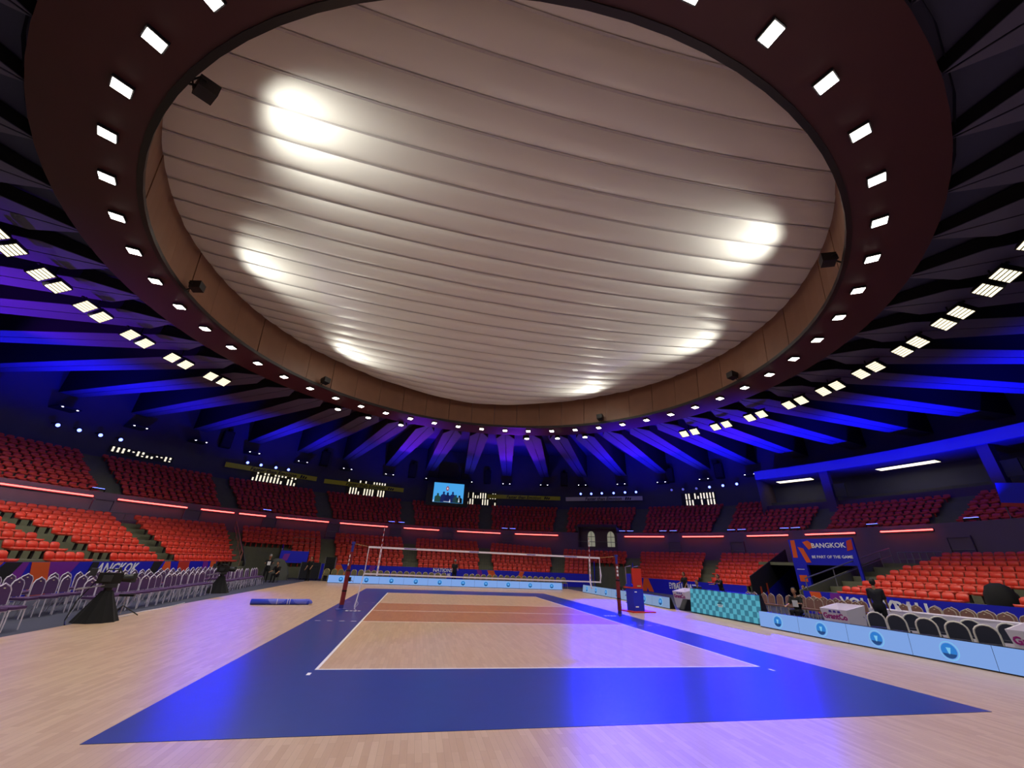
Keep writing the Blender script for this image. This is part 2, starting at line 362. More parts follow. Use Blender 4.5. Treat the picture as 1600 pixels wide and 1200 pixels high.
# ---- fabric canopy: strips running across the hall, sagging, scalloped between straps
cn = empty('ceiling', (0, 0, 15)); cn['kind'] = 'structure'; cn['label'] = 'draped white fabric canopy in long sagging strips'
EA, EB, SP = 15.75, 14.75, 1.07
def halfw(y): return EA*math.sqrt(max(0, 1-(min(abs(y), EB*.999)/EB)**2))
nst = int(EB/SP); ylines = [SP*(k+.0)-.0 for k in range(-nst-1, nst+2)]
ylines = [y-.16 for y in ylines]
def fabz(x, y, v):
    hw = max(.3, halfw(y)); s_ = 1-min(1, abs(x)/hw)**2
    sag = 1.1*s_*min(1, hw/9); scal = .13*math.sin(pi*v)**.6*(.35+.65*s_**.5)
    return 15.28-sag-scal
for k in range(len(ylines)-1):
    y0, y1 = ylines[k], ylines[k+1]; y0 = max(-EB+.05, y0); y1 = min(EB-.05, y1)
    if y1-y0 < .2: continue
    mb = MB(); NX, NY = 28, 8; ph = random.uniform(0, 6)
    for i in range(NX+1):
        for j in range(NY+1):
            v = j/NY; y = y0+(y1-y0)*v; x = -halfw(y)+2*halfw(y)*i/NX
            wr = .02*math.sin(x*1.1+ph)*math.sin(pi*v)
            mb.v.append((x, y, fabz(x, y, v)+wr-15))
    for i in range(NX):
        for j in range(NY): q = i*(NY+1)+j; mb.f.append((q, q+NY+1, q+NY+2, q+1))
    mb.build('fabric_strip', M['fabric'], cn, smooth=True)
    mb = MB(); ys = y1
    for i in range(NX):
        xa, xb = [(-1+2*u/NX)*halfw(ys) for u in (i, i+1)]; za, zb = fabz(xa, ys, 0)-15-.05, fabz(xb, ys, 0)-15-.05
        mb.quad((xa, ys-.05, za-.0), (xb, ys-.05, zb), (xb, ys+.06, zb+.03), (xa, ys+.06, za+.03))
    mb.build('strap', M['strap'], cn)

# ================================================================== LAMPS
WARM = (1, .94, .84)
def at_lamp(name, pos, a, label, cat, group):
    return empty(name if in_view(pos) else name+'_offscreen', pos, a+pi/2, label, cat, group)
for k in range(48):
    t = 3.75+7.5*k; a = az_of(t); p = P(15.35, t, 12.6)
    o = at_lamp('ring_lamp', p, a, 'white square downlight recessed in the maroon ring soffit', 'lamp', 'downlights around the maroon ring')
    MB().box(-.19, .19, -.22, .22, -.10, -.002).build('housing', M['dark'], o)
    MB().box(-.16, .16, -.19, .19, -.115, -.10).build('diffuser', M['lamp'], o)
    light('SPOT', 'ring_lamp_light', p+Vector((0, 0, -.2)), p*.93+Vector((0, 0, -12)), P_RING, WARM, o, .12, spot=134, blend=.7)
def flood_pair(t, R, z, power):
    a = az_of(t); p = P(R, t, z); o = at_lamp('flood_pair', p, a, 'pair of louvred white floodlights hung under the ribs outside the ring', 'floodlight', 'paired floodlights under the ribs')
    MB().box(-.8, .8, -.04, .04, .30, .38).build('crossbar', M['black'], o)
    MB().tube([(0, 0, .3), (0, 0, 1.1)], .03).build('hanger', M['black'], o)
    for s_ in (-1, 1):
        hd = MB().box(-.33, .33, -.33, .33, 0, .2).build('lamp_head', M['black'], o); hd.location = (s_*.45, 0, 0); hd.rotation_euler = (rad(33), 0, 0)
        for j in range(5): MB().box(-.29, .29, -.285+j*.122, -.2+j*.122, -.012, .0).build('tube', M['lampyel'], hd)
    if power: light('SPOT', 'flood_pair_light', p+Vector((0, 0, -.1)), (p.x*1.45, p.y*1.35+2, 2.5), power, WARM, o, .3, spot=80, blend=.8)
    return o
for t in (-172.7, -179.9, 173, 165.3, 157.6, 150, 29.5, 21.8, 13.7, 5, -2.3, -9.8, -17.5, -24.8, -32, -39.5, -165, -157.5):
    flood_pair(t, 19.8, 12.3, P_FLOOD if t > 100 or t < -100 else P_FLOOD*.1)
for t in (127, 118.7, 109.5, 72.2, 63.0, 54.8):
    a = az_of(t); o = at_lamp('round_flood', P(17.1, t, 12.35), a, 'single round floodlight hung below the far ribs', 'floodlight', 'single floodlights below the far ribs')
    MB().lathe([(.05, .5), (.2, .45), (.24, .05), (.24, 0)], 12).build('lamp_head', M['black'], o)
    MB().lathe([(.2, 0), (.2, -.02)], 12).build('lens', M['lamp'], o); MB().tube([(0, 0, .45), (0, 0, .75)], .03).build('hanger', M['black'], o)
# black uplights clamped to the drum lip
for t in (-133.5, -178.6, 138, 46.5, 2, -41):
    a = az_of(t); p = P(14.35, t, 12.95)
    o = at_lamp('canopy_uplight', p, a, 'black uplight on a bracket clamped to the lip of the brown drum', 'floodlight', 'black uplights around the drum')
    MB().tube([(0, -.3, -.28), (0, -.12, -.2), (0, .05, 0)], .03).build('arm', M['black'], o)
    MB().tube([(-.26, .12, 0), (-.26, -.02, .02), (0, -.12, 0), (.26, -.02, .02), (.26, .12, 0)], .025).build('yoke', M['black'], o)
    MB().hexa([Vector(v) for v in ((-.22, 0, -.2), (.22, 0, -.2), (.22, .42, -.12), (-.22, .42, -.12), (-.24, -.05, .14), (.24, -.05, .14), (.24, .4, .24), (-.24, .4, .24))]).build('lamp_head', M['black'], o)
    din = -Vector((p.x, p.y, 0)).normalized()
    light('SPOT', 'canopy_uplight_light', p+din*.5+Vector((0, 0, .3)), p+din*13+Vector((0, 0, .9)), P_FABRIC, (1, .98, .88), o, .3, spot=125, blend=1)
# pairs of pinpoint lamps at the foot of each rib
for k in range(48):
    t = 3.75+7.5*k; a = az_of(t)
    if not (-5 < math.degrees(a) < 160): continue
    o = at_lamp('pinpoint_lamp', P(40.2, t, 12.55), a, 'pair of pinpoint lamps on the rim below a roof rib', 'lamp', 'pinpoint lamps along the roof rim')
    MB().box(-.75, .75, -1.7, .05, .02, .12).build('bracket', M['dark'], o)
    for s_ in (-1, 1): MB().lathe([(.03, .05), (.07, .02), (.07, -.02)], 8, (s_*.5, 0, 0)).build('lens', M['tiny'], o)
# blue stage spots on the outer wall
def blue_spot(adeg, z, lit, power, aim=(3.0, -8.6), cone=17):
    p = Pa(40.9, adeg, z); o = at_lamp('blue_stage_spot', p, rad(adeg), 'blue stage spotlight on a rail along the outer wall' if lit else 'dimmed stage spotlight on a rail along the outer wall', 'spotlight', 'blue stage spots on the outer wall' if lit else 'dimmed stage spots on the outer wall')
    MB().lathe([(.1, -.2), (.17, -.1), (.17, .1)], 10).build('body', M['black'], o).rotation_euler = (rad(-90), 0, 0)
    MB().lathe([(.15, .1), (.15, .13)], 10).build('lens', M['blue_lamp' if lit else 'pale_lamp'], o).rotation_euler = (rad(-90), 0, 0)
    MB().tube([(-.22, 0, 0), (-.22, 0, .2), (0, 0, .28), (.22, 0, .2), (.22, 0, 0)], .02).build('yoke', M['black'], o)
    MB().box(-.05, .05, -1.1, 0, .26, .32).build('rail_clamp', M['black'], o)
    if power:
        d = -Vector((p.x, p.y, 0)).normalized()
        light('SPOT', 'blue_spot_light', p+d*.2, Vector((*aim, 0)), power, (.0006, .001, 1), o, .17, spot=cone, blend=.35)
for i, (ad, z) in enumerate(((62.6, 11.4), (60.5, 11.4), (58.4, 11.45), (56.1, 11.45), (53.9, 11.5), (51.8, 11.5))): blue_spot(ad, z, True, P_BLUE*(.35, .6, 1, 1, 1.2, 1.2)[i])
for ad, z in ((45.3, 11.55), (43.3, 11.55), (41.0, 11.55)): blue_spot(ad, z, False, 0)
for ad, z in ((38.8, 11.6), (36.6, 11.65), (34.4, 11.7)): blue_spot(ad, z, True, P_BLUE*1.6)
for ad, z in ((125.9, 11.4), (123.9, 11.4), (121.6, 11.4), (119.6, 11.4)): blue_spot(ad, z, True, P_BLUE*.1, (-6.5, -7), 15)
for ad, z in ((148, 11.1), (146, 11.1), (143.9, 11.1), (141.8, 11.1)): blue_spot(ad, z, True, P_BLUE*.015, (-12.5, -4), 14)
# blue wash bars on the parapet, pointing up at the roof
BLUE, PURP, INNER = (.004, .006, 1), (.2, .015, 1), (.045, .006, 1)
for i, (ad, c, pw) in enumerate(((146.7, BLUE, 1.7), (124.4, BLUE, 1.6), (101.7, BLUE, .9), (99.7, PURP, 1.6), (77.7, BLUE, .9), (76, PURP, 1.6), (52.9, BLUE, 1.2), (51.3, INNER, 1.8), (45, BLUE, 1.2), (43.1, INNER, 1.9), (33, BLUE, 1.6), (31.3, INNER, 2.2), (24.8, BLUE, 1.7), (23.2, INNER, 2.4), (13.4, BLUE, 2.2), (3.3, BLUE, 2.2), (158, BLUE, 1.8), (169, PURP, 1.6), (180, PURP, 1.4), (-8, BLUE, 1.8), (-19, BLUE, 1.6))):
    p = Pa(32.1, ad, 5.62); o = at_lamp('wash_light', p, rad(ad), 'blue wash light bar standing on the concourse parapet', 'spotlight', 'wash light bars on the parapet')
    MB().box(-.38, .38, -.1, .1, 0, .10).build('body', M['black'], o); MB().box(-.34, .34, -.07, .07, .10, .125).build('lens', M['blue_lamp'], o)
    MB().box(-.42, -.38, -.05, .05, -.12, .08).build('foot', M['black'], o); MB().box(.38, .42, -.05, .05, -.12, .08).build('foot', M['black'], o)
    light('SPOT', 'wash_light_beam', p+Vector((0, 0, .22)), p*(1.03 if c == BLUE else .8)+Vector((0, 0, 8.5)), P_WASH*pw, c, o, .1, spot=116 if c == BLUE else 62, blend=.8)
# red neon tubes
for a0, a1 in ((147.1, 156), (136.0, 144.4), (129.4, 134.1), (124.5, 128.6), (113.7, 122.8), (102.4, 111.6), (91.8, 99.1), (78.6, 87.9), (66.2, 75.4), (44.8, 52.4), (34.3, 41.4), (24.3, 30.5), (15.5, 21.9), (7, 12.5)):
    am = (a0+a1)/2; o = empty('neon_tube', Pa(31.8, am, 5.12), 0, 'red neon tube mounted along the concourse wall', 'neon tube', 'red neon tubes along the concourse')
    n = 6; path = [Pa(31.8, a0+(a1-a0)*j/n, 5.12)-o.location for j in range(n+1)]
    MB().tube(path, .045, 6).build('tube', M['neon'], o)
    tr = MB()
    for j in range(n):
        q0, q1 = a0+(a1-a0)*j/n, a0+(a1-a0)*(j+1)/n
        tr.hexa([Pa(R, q, z)-o.location for z in (5.03, 5.21) for (R, q) in ((31.86, q0), (32.02, q0), (32.02, q1), (31.86, q1))])
    tr.build('backing_strip', M['wallpaint'], o)

# ================================================================== STAND SEATS
def seat_back():
    mb = MB(); xs = [-.22, -.15, 0, .15, .22]; zt = [.62, .685, .70, .685, .62]; zb = [.42, .40, .40, .40, .42]; n = 5
    for side in (0, 1):
        for i in range(n):
            yb = -.17-.05*(1-(xs[i]/.22)**2)-.04*side
            mb.v += [(xs[i], yb, zb[i]), (xs[i], yb-.055, zt[i])]
    for i in range(n-1):
        a = 2*i; mb.f += [(a, a+1, a+3, a+2), (10+a, 12+a, 13+a, 11+a), (a+1, 11+a, 13+a, a+3), (a, a+2, 12+a, 10+a)]
    mb.f += [(0, 10, 11, 1), (8, 9, 19, 18)]
    return mb
def seat_pan():
    mb = MB(); xs = [-.22, -.12, .12, .22]; ys = [-.2, .02, .2]; zz = [[.43, .41, .41, .43], [.43, .4, .4, .43], [.44, .435, .435, .44]]
    for j in range(3):
        for i in range(4): mb.v.append((xs[i], ys[j], zz[j][i]))
    for j in range(3):
        for i in range(4): mb.v.append((xs[i]*.9, ys[j]-.03*(j == 2), zz[j][i]-(.05, .08, .13)[j]))
    for j in range(2):
        for i in range(3): a = j*4+i; mb.f += [(a, a+1, a+5, a+4), (12+a, 16+a, 17+a, 13+a)]
    mb.f += [(8, 9, 21, 20), (9, 10, 22, 21), (10, 11, 23, 22), (0, 4, 16, 12), (4, 8, 20, 16), (3, 15, 19, 7), (7, 19, 23, 11)]
    return mb
def seat_brk(): return MB().box(-.04, .04, -.24, .12, .33, .37).box(-.05, .05, -.12, -.04, 0, .36)
SB, SPN, SK = seat_back(), seat_pan(), seat_brk()
seats = []   # (pos, rz, section, tier)
def project(p):
    d = Vector(p)-CAM; z = d.dot(_f)
    return (800+FPX*d.dot(_r2)/z, 600-FPX*d.dot(_u2)/z, z) if z > .1 else (-9999, -9999, z)
LOW = [180, 165, 150, 135, 120, 105, 90, 75, 60, 45, 30, 0]
for c in LOW:
    a0, a1 = [math.degrees(az_of(c+s_*7.5)) for s_ in (-1, 1)]
    if a1 < a0: a1 += 360
    if c == 0: a0 = -22
    for i in range(NROW):
        pts = [(a0+(a1-a0)*k/20, rowpt(a0+(a1-a0)*k/20, i+.42)) for k in range(21)]
        cum = [0.]
        for k in range(20): cum.append(cum[-1]+(pts[k+1][1]-pts[k][1]).xy.length)
        L_ = cum[-1]; usable = L_-1.15; n = max(0, int(usable/.49))
        for j in range(n):
            s_ = L_/2+(j-(n-1)/2)*.49
            k = max(q for q in range(20) if cum[q] <= s_); f_ = (s_-cum[k])/(cum[k+1]-cum[k]); q = pts[k][1].lerp(pts[k+1][1], f_); ad = pts[k][0]+(pts[k+1][0]-pts[k][0])*f_
            q.z = zbase(ad)+zrise(ad)*i
            if cut(ad, i) or (c == 15 and ad > 11): continue
            if any(a_0-1.3 < ad < a_1+1.3 and i < n_ for a_0, a_1, n_ in EXITS): continue
            if (q.xy-Vector((19.7, -4.9))).length < .95: continue
            tn = (pts[k+1][1]-pts[k][1]).xy.normalized(); rz = math.atan2(tn.y, tn.x)   # tangent ccw = local x
            x_, y_, z_ = project(q+Vector((0, 0, .6)))
            if -60 < x_ < 1660 and 0 < z_: seats.append((q, rz, c, 'low'))
for c in range(-15, 196, 15):
    a0, a1 = [math.degrees(az_of(c+s_*7.5)) for s_ in (-1, 1)]
    if a1 < a0: a1 += 360
    for i in range(NUP):
        if c <= 20 and i > 6: continue
        R = upR(i)+.05; L_ = rad(a1-a0)*R; n = int((L_-1.3)/.56)
        for j in range(n):
            ad = (a0+a1)/2+math.degrees((j-(n-1)/2)*.56/R); q = Pa(R, ad, upZ(i))
            if (53.5 < ad < 63 and i < 3) or (ad < 30.2 and i > 6): continue
            x_, y_, z_ = project(q+Vector((0, 0, .6)))
            if -60 < x_ < 1660 and z_ > 0: seats.append((q, rad(ad)+pi/2, c, 'up'))
low = [s_ for s_ in seats if s_[3] == 'low']; low.sort(key=lambda s_: (s_[0]-CAM).length)
near = low[:300]; far_ = low[300:]+[s_ for s_ in seats if s_[3] == 'up']
SECN = {180: 'in the front-corner block of the left lower stand', 165: 'in the lower block above the slanted orange banner stripe', 150: 'in the lower block above the BANGKOK banner', 135: 'in the lower block between BANGKOK and the corner exit',
        120: 'in the lower block beside the corner exit with the railing', 0: 'in the lower block beside the BANGKOK arch tunnel', -15: 'in the lower block past the black-covered camera', 15: 'beside the tunnel arch', 30: 'in the lower block left of the black tunnel drape', 45: 'in the lower block behind the referee stand'}
me_b, me_p, me_k = SB.mesh('backrest', M['seat'], True), SPN.mesh('seat_pan', M['seat'], True), SK.mesh('bracket', M['bracket'])
for q, rz, c, _ in near:
    o = empty('stadium_seat', q, rz, 'orange-red moulded plastic seat '+SECN.get(c, 'in the lower stand'), 'seat', 'lower stand seats '+SECN.get(c, ''))
    for nm, me in (('backrest', me_b), ('seat_pan', me_p), ('bracket', me_k)):
        x = bpy.data.objects.new(nm, me); COL.objects.link(x); x.parent = o
def seat_field(lst, name, label):
    mb = MB()
    for q, rz, c, _ in lst:
        cs, sn = cos(rz), sin(rz)
        for src in (SB, SPN): mb.add([(q.x+v[0]*cs-v[1]*sn, q.y+v[0]*sn+v[1]*cs, q.z+v[2]) for v in src.v], src.f)
        mb.box(q.x-.04, q.x+.04, q.y-.04, q.y+.04, q.z, q.z+.4)
    o = mb.build(name, M['seat'], None, True); tag(o, label, 'seats', None, 'stuff')
seat_field([s_ for s_ in far_ if s_[3] == 'low'], 'distant_lower_seats', 'rows of orange-red plastic seats filling the distant lower stand')
seat_field([s_ for s_ in far_ if s_[3] == 'up'], 'upper_seats', 'rows of orange-red plastic seats filling the upper stand')

# ================================================================== BANNERS ON THE STAND FRONT
BX = -16.14
bl = empty('stand_banner', (BX, 4, 0), 0, 'long blue and orange geometric banner reading BANGKOK along the stand front', 'banner')
ZT = 1.22
MB().box(-.03, -.01, -12, 10.5, 0, ZT).build('cloth', M['bblue'], bl)
def block(y0t, y0b, y1t, y1b, m, zt=ZT-.005, zb=.02, th=.012):
    MB().prism([(-.01, y0b-4, zb), (-.01, y1b-4, zb), (-.01, y1t-4, zt), (-.01, y0t-4, zt)], (th, 0, 0)).build('stripe', M[m], bl)
block(-8, -8, -3.2, -3.6, 'bpurple'); block(-3.2, -3.6, -.6, -1.4, 'borange'); block(-.5, -1.4, .1, -.6, 'bblack'); block(.1, -.6, .35, .2, 'bpurple'); block(.45, .9, 1.2, 1.7, 'borange', zb=.02); block(1.2, 1.7, 2.6, .9+.9, 'bpurple')
block(7.5, 7.2, 8.3, 7.6, 'bblack'); block(8.5, 8.1, 9.0, 9.6, 'borange'); block(9.8, 10.1, 11.0, 11.2, 'bred'); block(12.6, 13, 13.2, 13.9, 'bpurple'); block(13.6, 13.9, 14.4, 14.4, 'borange')
textmesh('lettering', 'BANGKOK', .62, M['textwhite'], bl, frame3((0, 1, 0), (0, 0, 1), (1, 0, 0), (.012, .75, .92)), .02, .25)
for y in (3.35,): MB().prism([(.0, y-4-.25, .02), (.0, y-4+.35, .02), (.0, y-4+.3, ZT-.01), (.0, y-4-.05, ZT-.01)], (.022, 0, 0)).build('stripe', M['bblack'], bl)
def curve_banner(name, a0, a1, label, m, zt, shapes=(), off=.05):
    n = max(2, int(abs(a1-a0)/1.0)); am = (a0+a1)/2; f0, _ = frontpt(am); o = empty(name, (f0.x, f0.y, 0), 0, label, 'banner')
    def pt(a, z, e=0.):
        f, t_ = frontpt(a); d = (t_-f).normalized(); return Vector((f.x-d.x*(off+e)-f0.x, f.y-d.y*(off+e)-f0.y, z))
    mb = MB()
    for k in range(n):
        q0, q1 = a0+(a1-a0)*k/n, a0+(a1-a0)*(k+1)/n
        mb.hexa([pt(q0, 0), pt(q1, 0), pt(q1, 0, .02), pt(q0, 0, .02), pt(q0, zt), pt(q1, zt), pt(q1, zt, .02), pt(q0, zt, .02)])
    mb.build('cloth', M[m], o)
    for s0, s1, sk, mm in shapes:
        mb = MB().hexa([pt(s0, .05, .02), pt(s1, .05, .02), pt(s1, .05, .035), pt(s0, .05, .035), pt(s0+sk, zt-.02, .02), pt(s1+sk, zt-.02, .02), pt(s1+sk, zt-.02, .035), pt(s0+sk, zt-.02, .035)]); mb.build('stripe', M[mm], o)
    return o, pt
def curve_text(o, pt, a, z, body, size, m, bold=.02, shear=0.):
    p0, p1 = pt(a-.5, z, .045), pt(a+.5, z, .045); x = (p0-p1).normalized(); mid = (p0+p1)/2
    textmesh('lettering', body, size, M[m], o, frame3(x, (0, 0, 1), x.cross(Vector((0, 0, 1))), mid), bold, shear)
o, pt = curve_banner('stand_banner', 59, 117.5, 'blue banner along the far stand front reading NATIONS LEAGUE behind the net', 'bblue', 1.2, ((79, 80.5, 1.2, 'borange'), (74.5, 75.5, -1, 'borange'), (82, 83, 1, 'bpurple'), (110, 112, 1.5, 'borange'), (106, 107, -1, 'bpurple')))
curve_text(o, pt, 91.3, 1.02, 'NATIONS', .42, 'textwhite'); curve_text(o, pt, 91.3, .6, 'LEAGUE', .42, 'textwhite')
o, pt = curve_banner('stand_banner', 25, 50, 'blue banner with white volleyball lettering beside the referee stand', 'bblue', 1.12, ((46.5, 47.5, 1, 'borange'), (48, 49, -.6, 'borange')))
curve_text(o, pt, 40.5, .66, 'VOLLEYBALL NATIONS', .62, 'textwhite', .03)
o, pt = curve_banner('stand_banner', -40, 11, 'deep blue banner along the stand front behind the white table', 'bblue', 1.1, ((6, 8.5, 1, 'borange'), (3.2, 5.5, -.8, 'bpurple')))
curve_text(o, pt, -4.6, .68, 'VOLLEYBALL', .7, 'textwhite', .03)

# ================================================================== EXITS AND TUNNEL
def slope_wall(name, adeg, i0, i1, h, m, label, band=None, side=0.):
    p = [rowpt(adeg, i) for i in range(i0, i1+1)]; o = empty(name, (p[0].x, p[0].y, 0), 0, label, 'drape')
    tn = (p[-1]-p[0]).xy.normalized(); nv = Vector((-tn.y, tn.x, 0))
    def q(k, z, e): return Vector((p[k].x-p[0].x, p[k].y-p[0].y, z))+nv*(e+side)
    up, lo = MB(), MB()
    for k in range(len(p)-1):
        z0, z1 = p[k].z+h, p[k+1].z+h
        b0, b1 = (max(0, z0-band), max(0, z1-band)) if band else (0, 0)
        up.hexa([q(k, b0, 0), q(k+1, b1, 0), q(k+1, b1, .06), q(k, b0, .06), q(k, z0, 0), q(k+1, z1, 0), q(k+1, z1, .06), q(k, z0, .06)])
        if band and b1 > .02: lo.hexa([q(k, 0, 0), q(k+1, 0, 0), q(k+1, 0, .06), q(k, 0, .06), q(k, b0, 0), q(k+1, b1, 0), q(k+1, b1, .06), q(k, b0, .06)])
    up.build('upper_drape' if band else 'cloth', M[m], o)
    if band and lo.v: lo.build('lower_cloth', M['bblue'], o)
    return o, q
o, q = slope_wall('tunnel_drape', 24, 0, 7, .95, 'blackcloth', 'black drape over blue cloth on the tunnel wall beside the arch', 1.5, side=-.1)
for k, zz0 in ((1, .1), (2, .3)):
    MB().prism([q(k, zz0, -.02), q(k, zz0, -.02)+(q(k+1, 0, 0)-q(k, 0, 0))*.3, q(k, zz0+1.0, -.02)+(q(k+1, 0, 0)-q(k, 0, 0))*.2, q(k, zz0+1.0, -.02)], (0, -.02, 0)).build('stripe', M['borange'], o)
slope_wall('tunnel_wall', 11.4, 0, 7, .35, 'concrete', 'concrete tunnel wall beside the seat block right of the arch', None, side=.1)
slope_wall('exit_drape', 121.4, 0, 4, .35, 'bblue', 'blue drape on the corner exit wall left of the net', None, side=.1)
slope_wall('exit_drape', 128.6, 0, 4, .2, 'tarp_grey', 'grey wall of the corner exit under the railing', None, side=-.1)
slope_wall('exit_drape', 58.6, 0, 4, .45, 'bblue', 'blue drape on the corner exit wall behind the right end of the net', None, side=-.1)
slope_wall('exit_drape', 50.4, 0, 4, .45, 'bblue', 'blue drape on the corner exit wall nearer the referee stand', None, side=.1)
# dark back of the tunnel
tb = MB(); tb.quad(Pa(30.5, 11, 0), Pa(30.5, 24.5, 0), Pa(30.5, 24.5, 2.9), Pa(30.5, 11, 2.9)); struct('wall_tunnel', tb, M['wallpaint'], label='back wall of the entrance tunnel')
tc_ = MB()   # tunnel roof, added so that the passage is dark by itself
for k in range(6):
    q0, q1 = 12+k*1.97, 13.97+k*1.97
    tc_.hexa([Pa(24.4, q0, 2.5), Pa(31.9, q0, 2.7), Pa(31.9, q1, 2.7), Pa(24.4, q1, 2.5), Pa(24.4, q0, 2.7), Pa(31.9, q0, 2.9), Pa(31.9, q1, 2.9), Pa(24.4, q1, 2.7)])
struct('ceiling_tunnel_added', tc_, M['concrete'], label='concrete roof slab added over the entrance tunnel to darken it')
# entrance arch
aa = 13.2; ap = Pa(24.2, aa, 0); ar = empty('entrance_arch', ap, rad(aa)+pi/2, 'blue entrance arch with BANGKOK BE PART OF THE GAME header over the tunnel', 'arch')
MB().box(-1.95, 1.75, -.15, 0, 2.55, 4.2).build('header', M['bblue'], ar)
MB().box(1.2, 2.05, -.2, .02, 0, 4.2).build('column', M['bblue'], ar); MB().box(-1.95, -1.8, -.15, 0, 0, 2.6).build('column', M['bblue'], ar)
TX = ((-1, 0, 0), (0, 0, 1), (0, 1, 0))
textmesh('lettering', 'BANGKOK', .42, M['textwhite'], ar, frame3(*TX, (-.45, .03, 3.75)), .02)
textmesh('lettering', 'BE PART OF THE GAME', .235, M['textwhite'], ar, frame3(*TX, (-.5, .03, 3.05)), .02)
def ashape(pts, m): MB().prism([(x, .0, z) for x, z in pts], (0, .03, 0)).build('stripe', M[m], ar)
ashape([(1.15, 2.7), (.85, 2.7), (1.15, 3.6), (1.5, 3.7)], 'borange'); ashape([(.8, 3.5), (.35, 3.75), (.75, 4.1), (1.1, 4.0)], 'borange'); ashape([(-1.5, 3.4), (-1.85, 3.5), (-1.9, 4.1), (-1.6, 4.0)], 'bred'); ashape([(1.95, 3.0), (1.65, 3.0), (1.6, 4.15), (1.9, 4.15)], 'borange')
for z0, z1 in ((.2, .8), (1.5, 1.9)): MB().box(1.35, 1.85, .02, .035, z0, z1).build('stripe', M['borange'], ar)
for z in (1.15, 1.05, 2.25, .95): MB().box(1.4, 1.9, .02, .032, z, z+.035).build('small_print', M['textwhite'], ar)
# railings
def railing(pts, label, name='handrail', posts=(0, -1), h=.95, m='rail'):
    P0 = Vector(pts[0]); o = empty(name, P0-Vector((0, 0, 0)), 0, label, 'railing'); L_ = [Vector(p)-P0 for p in pts]
    MB().tube([p+Vector((0, 0, h)) for p in L_], .035, 6).build('top_rail', M[m], o)
    MB().tube([p+Vector((0, 0, h*.5)) for p in L_], .02, 5).build('mid_rail', M[m], o)
    for k in range(len(L_)): MB().tube([L_[k], L_[k]+Vector((0, 0, h))], .03, 5).build('post', M[m], o)
    return o
railing([rowpt(129.6, i+.1) for i in (7, 5, 3, 1, 0)], 'reddish handrail descending beside the corner exit steps')
railing([rowpt(10.3, i+.1) for i in (0, 2, 4, 6, 7)], 'dark handrail climbing beside the tunnel', m='grey')
railing([rowpt(120.2, i+.1) for i in (4, 4.01)]+[rowpt(116.5, 4.1)], 'short handrail above the corner exit', m='rail')
# gates in the concourse wall (gaps between the neon tubes)
for i, ad in enumerate((145.7, 135.0, 123.6, 112.6, 100.6, 89.7, 77, 43.1, 32.4, 23, 5)):
    o = empty('concourse_gate', Pa(31.9, ad, 3.2 if ad > 75 else 2.8), rad(ad)+pi/2, 'shut gateway with metal rails in the concourse wall between neon tubes', 'gate', 'gateways in the concourse wall')
    H = 1.75; MB().box(-.55, .55, -.04, .02, 0, H).build('gate_leaf', M['wallpaint'], o)
    for x in (-.6, .6): MB().box(x-.05, x+.05, -.02, .12, 0, H).build('jamb', M['wallpaint'], o)
    MB().box(-.65, .65, -.02, .12, H, H+.1).build('lintel', M['wallpaint'], o)
    for z in (.5, 1.0): MB().tube([(-.6, .14, z), (.6, .14, z)], .02, 5).build('rail', M['grey'], o)
# concourse railing with thin posts on the left
for a0, a1 in ((137, 156), (6.5, 11)):
    pts = [Pa(31.2, a0+(a1-a0)*k/6, 3.25 if a0 > 60 else 2.75) for k in range(7)]
    railing(pts, 'thin metal railing behind the top row of the '+('left' if a0 > 60 else 'right')+' lower stand', 'concourse_railing', m='grey', h=.9)
# arched doorway
o = empty('arched_doorway', Pa(31.85, 58, 4.0), rad(58)+pi/2, 'dark concourse opening with two pale arched windows', 'doorway')
nb = MB(); nb.quad((-2.75, -1.9, -.1), (2.4, -1.9, -.1), (2.4, -1.9, 2.1), (-2.75, -1.9, 2.1)); nb.build('back_wall', M['wallpaint'], o)
nb = MB(); nb.quad((-2.75, -1.9, -.1), (2.4, -1.9, -.1), (2.25, -.1, -.1), (-2.25, -.1, -.1)); nb.quad((-2.75, -1.9, 2.1), (2.4, -1.9, 2.1), (2.25, .05, 2.1), (-2.25, .05, 2.1)); nb.build('floor_and_soffit', M['wallpaint'], o)
for s_, xx in ((1, 2.4), (-1, -2.75)): nb = MB(); nb.quad((xx, -1.9, -.1), (s_*2.22, -.1, -.1), (s_*2.22, -.1, 2.1), (xx, -1.9, 2.1)); nb.build('side_wall', M['wallpaint'], o); MB().box(-2.25, 2.25, -.2, .15, 2.1, 2.4).build('lintel', M['wallpaint'], o)
for x in (-1.35, .95):
    pts = [(x-.42, -1.87, .1), (x+.42, -1.87, .1)]+[(x+.42*cos(t), -1.87, 1.2+.6*sin(t)) for t in [pi*k/8 for k in range(9)]]
    w_ = MB().prism(pts, (0, .03, 0)).build('arched_window', M['archlit'], o)
    MB().box(x-.02, x+.02, -1.84, -1.82, .1, 1.75).build('mullion', M['dark'], w_); MB().box(x-.42, x+.42, -1.84, -1.82, 1.15, 1.2).build('mullion', M['dark'], w_)
MB().tube([(-2.2, .2, .5), (2.2, .2, .5)], .03, 5).build('rail', M['grey'], o)

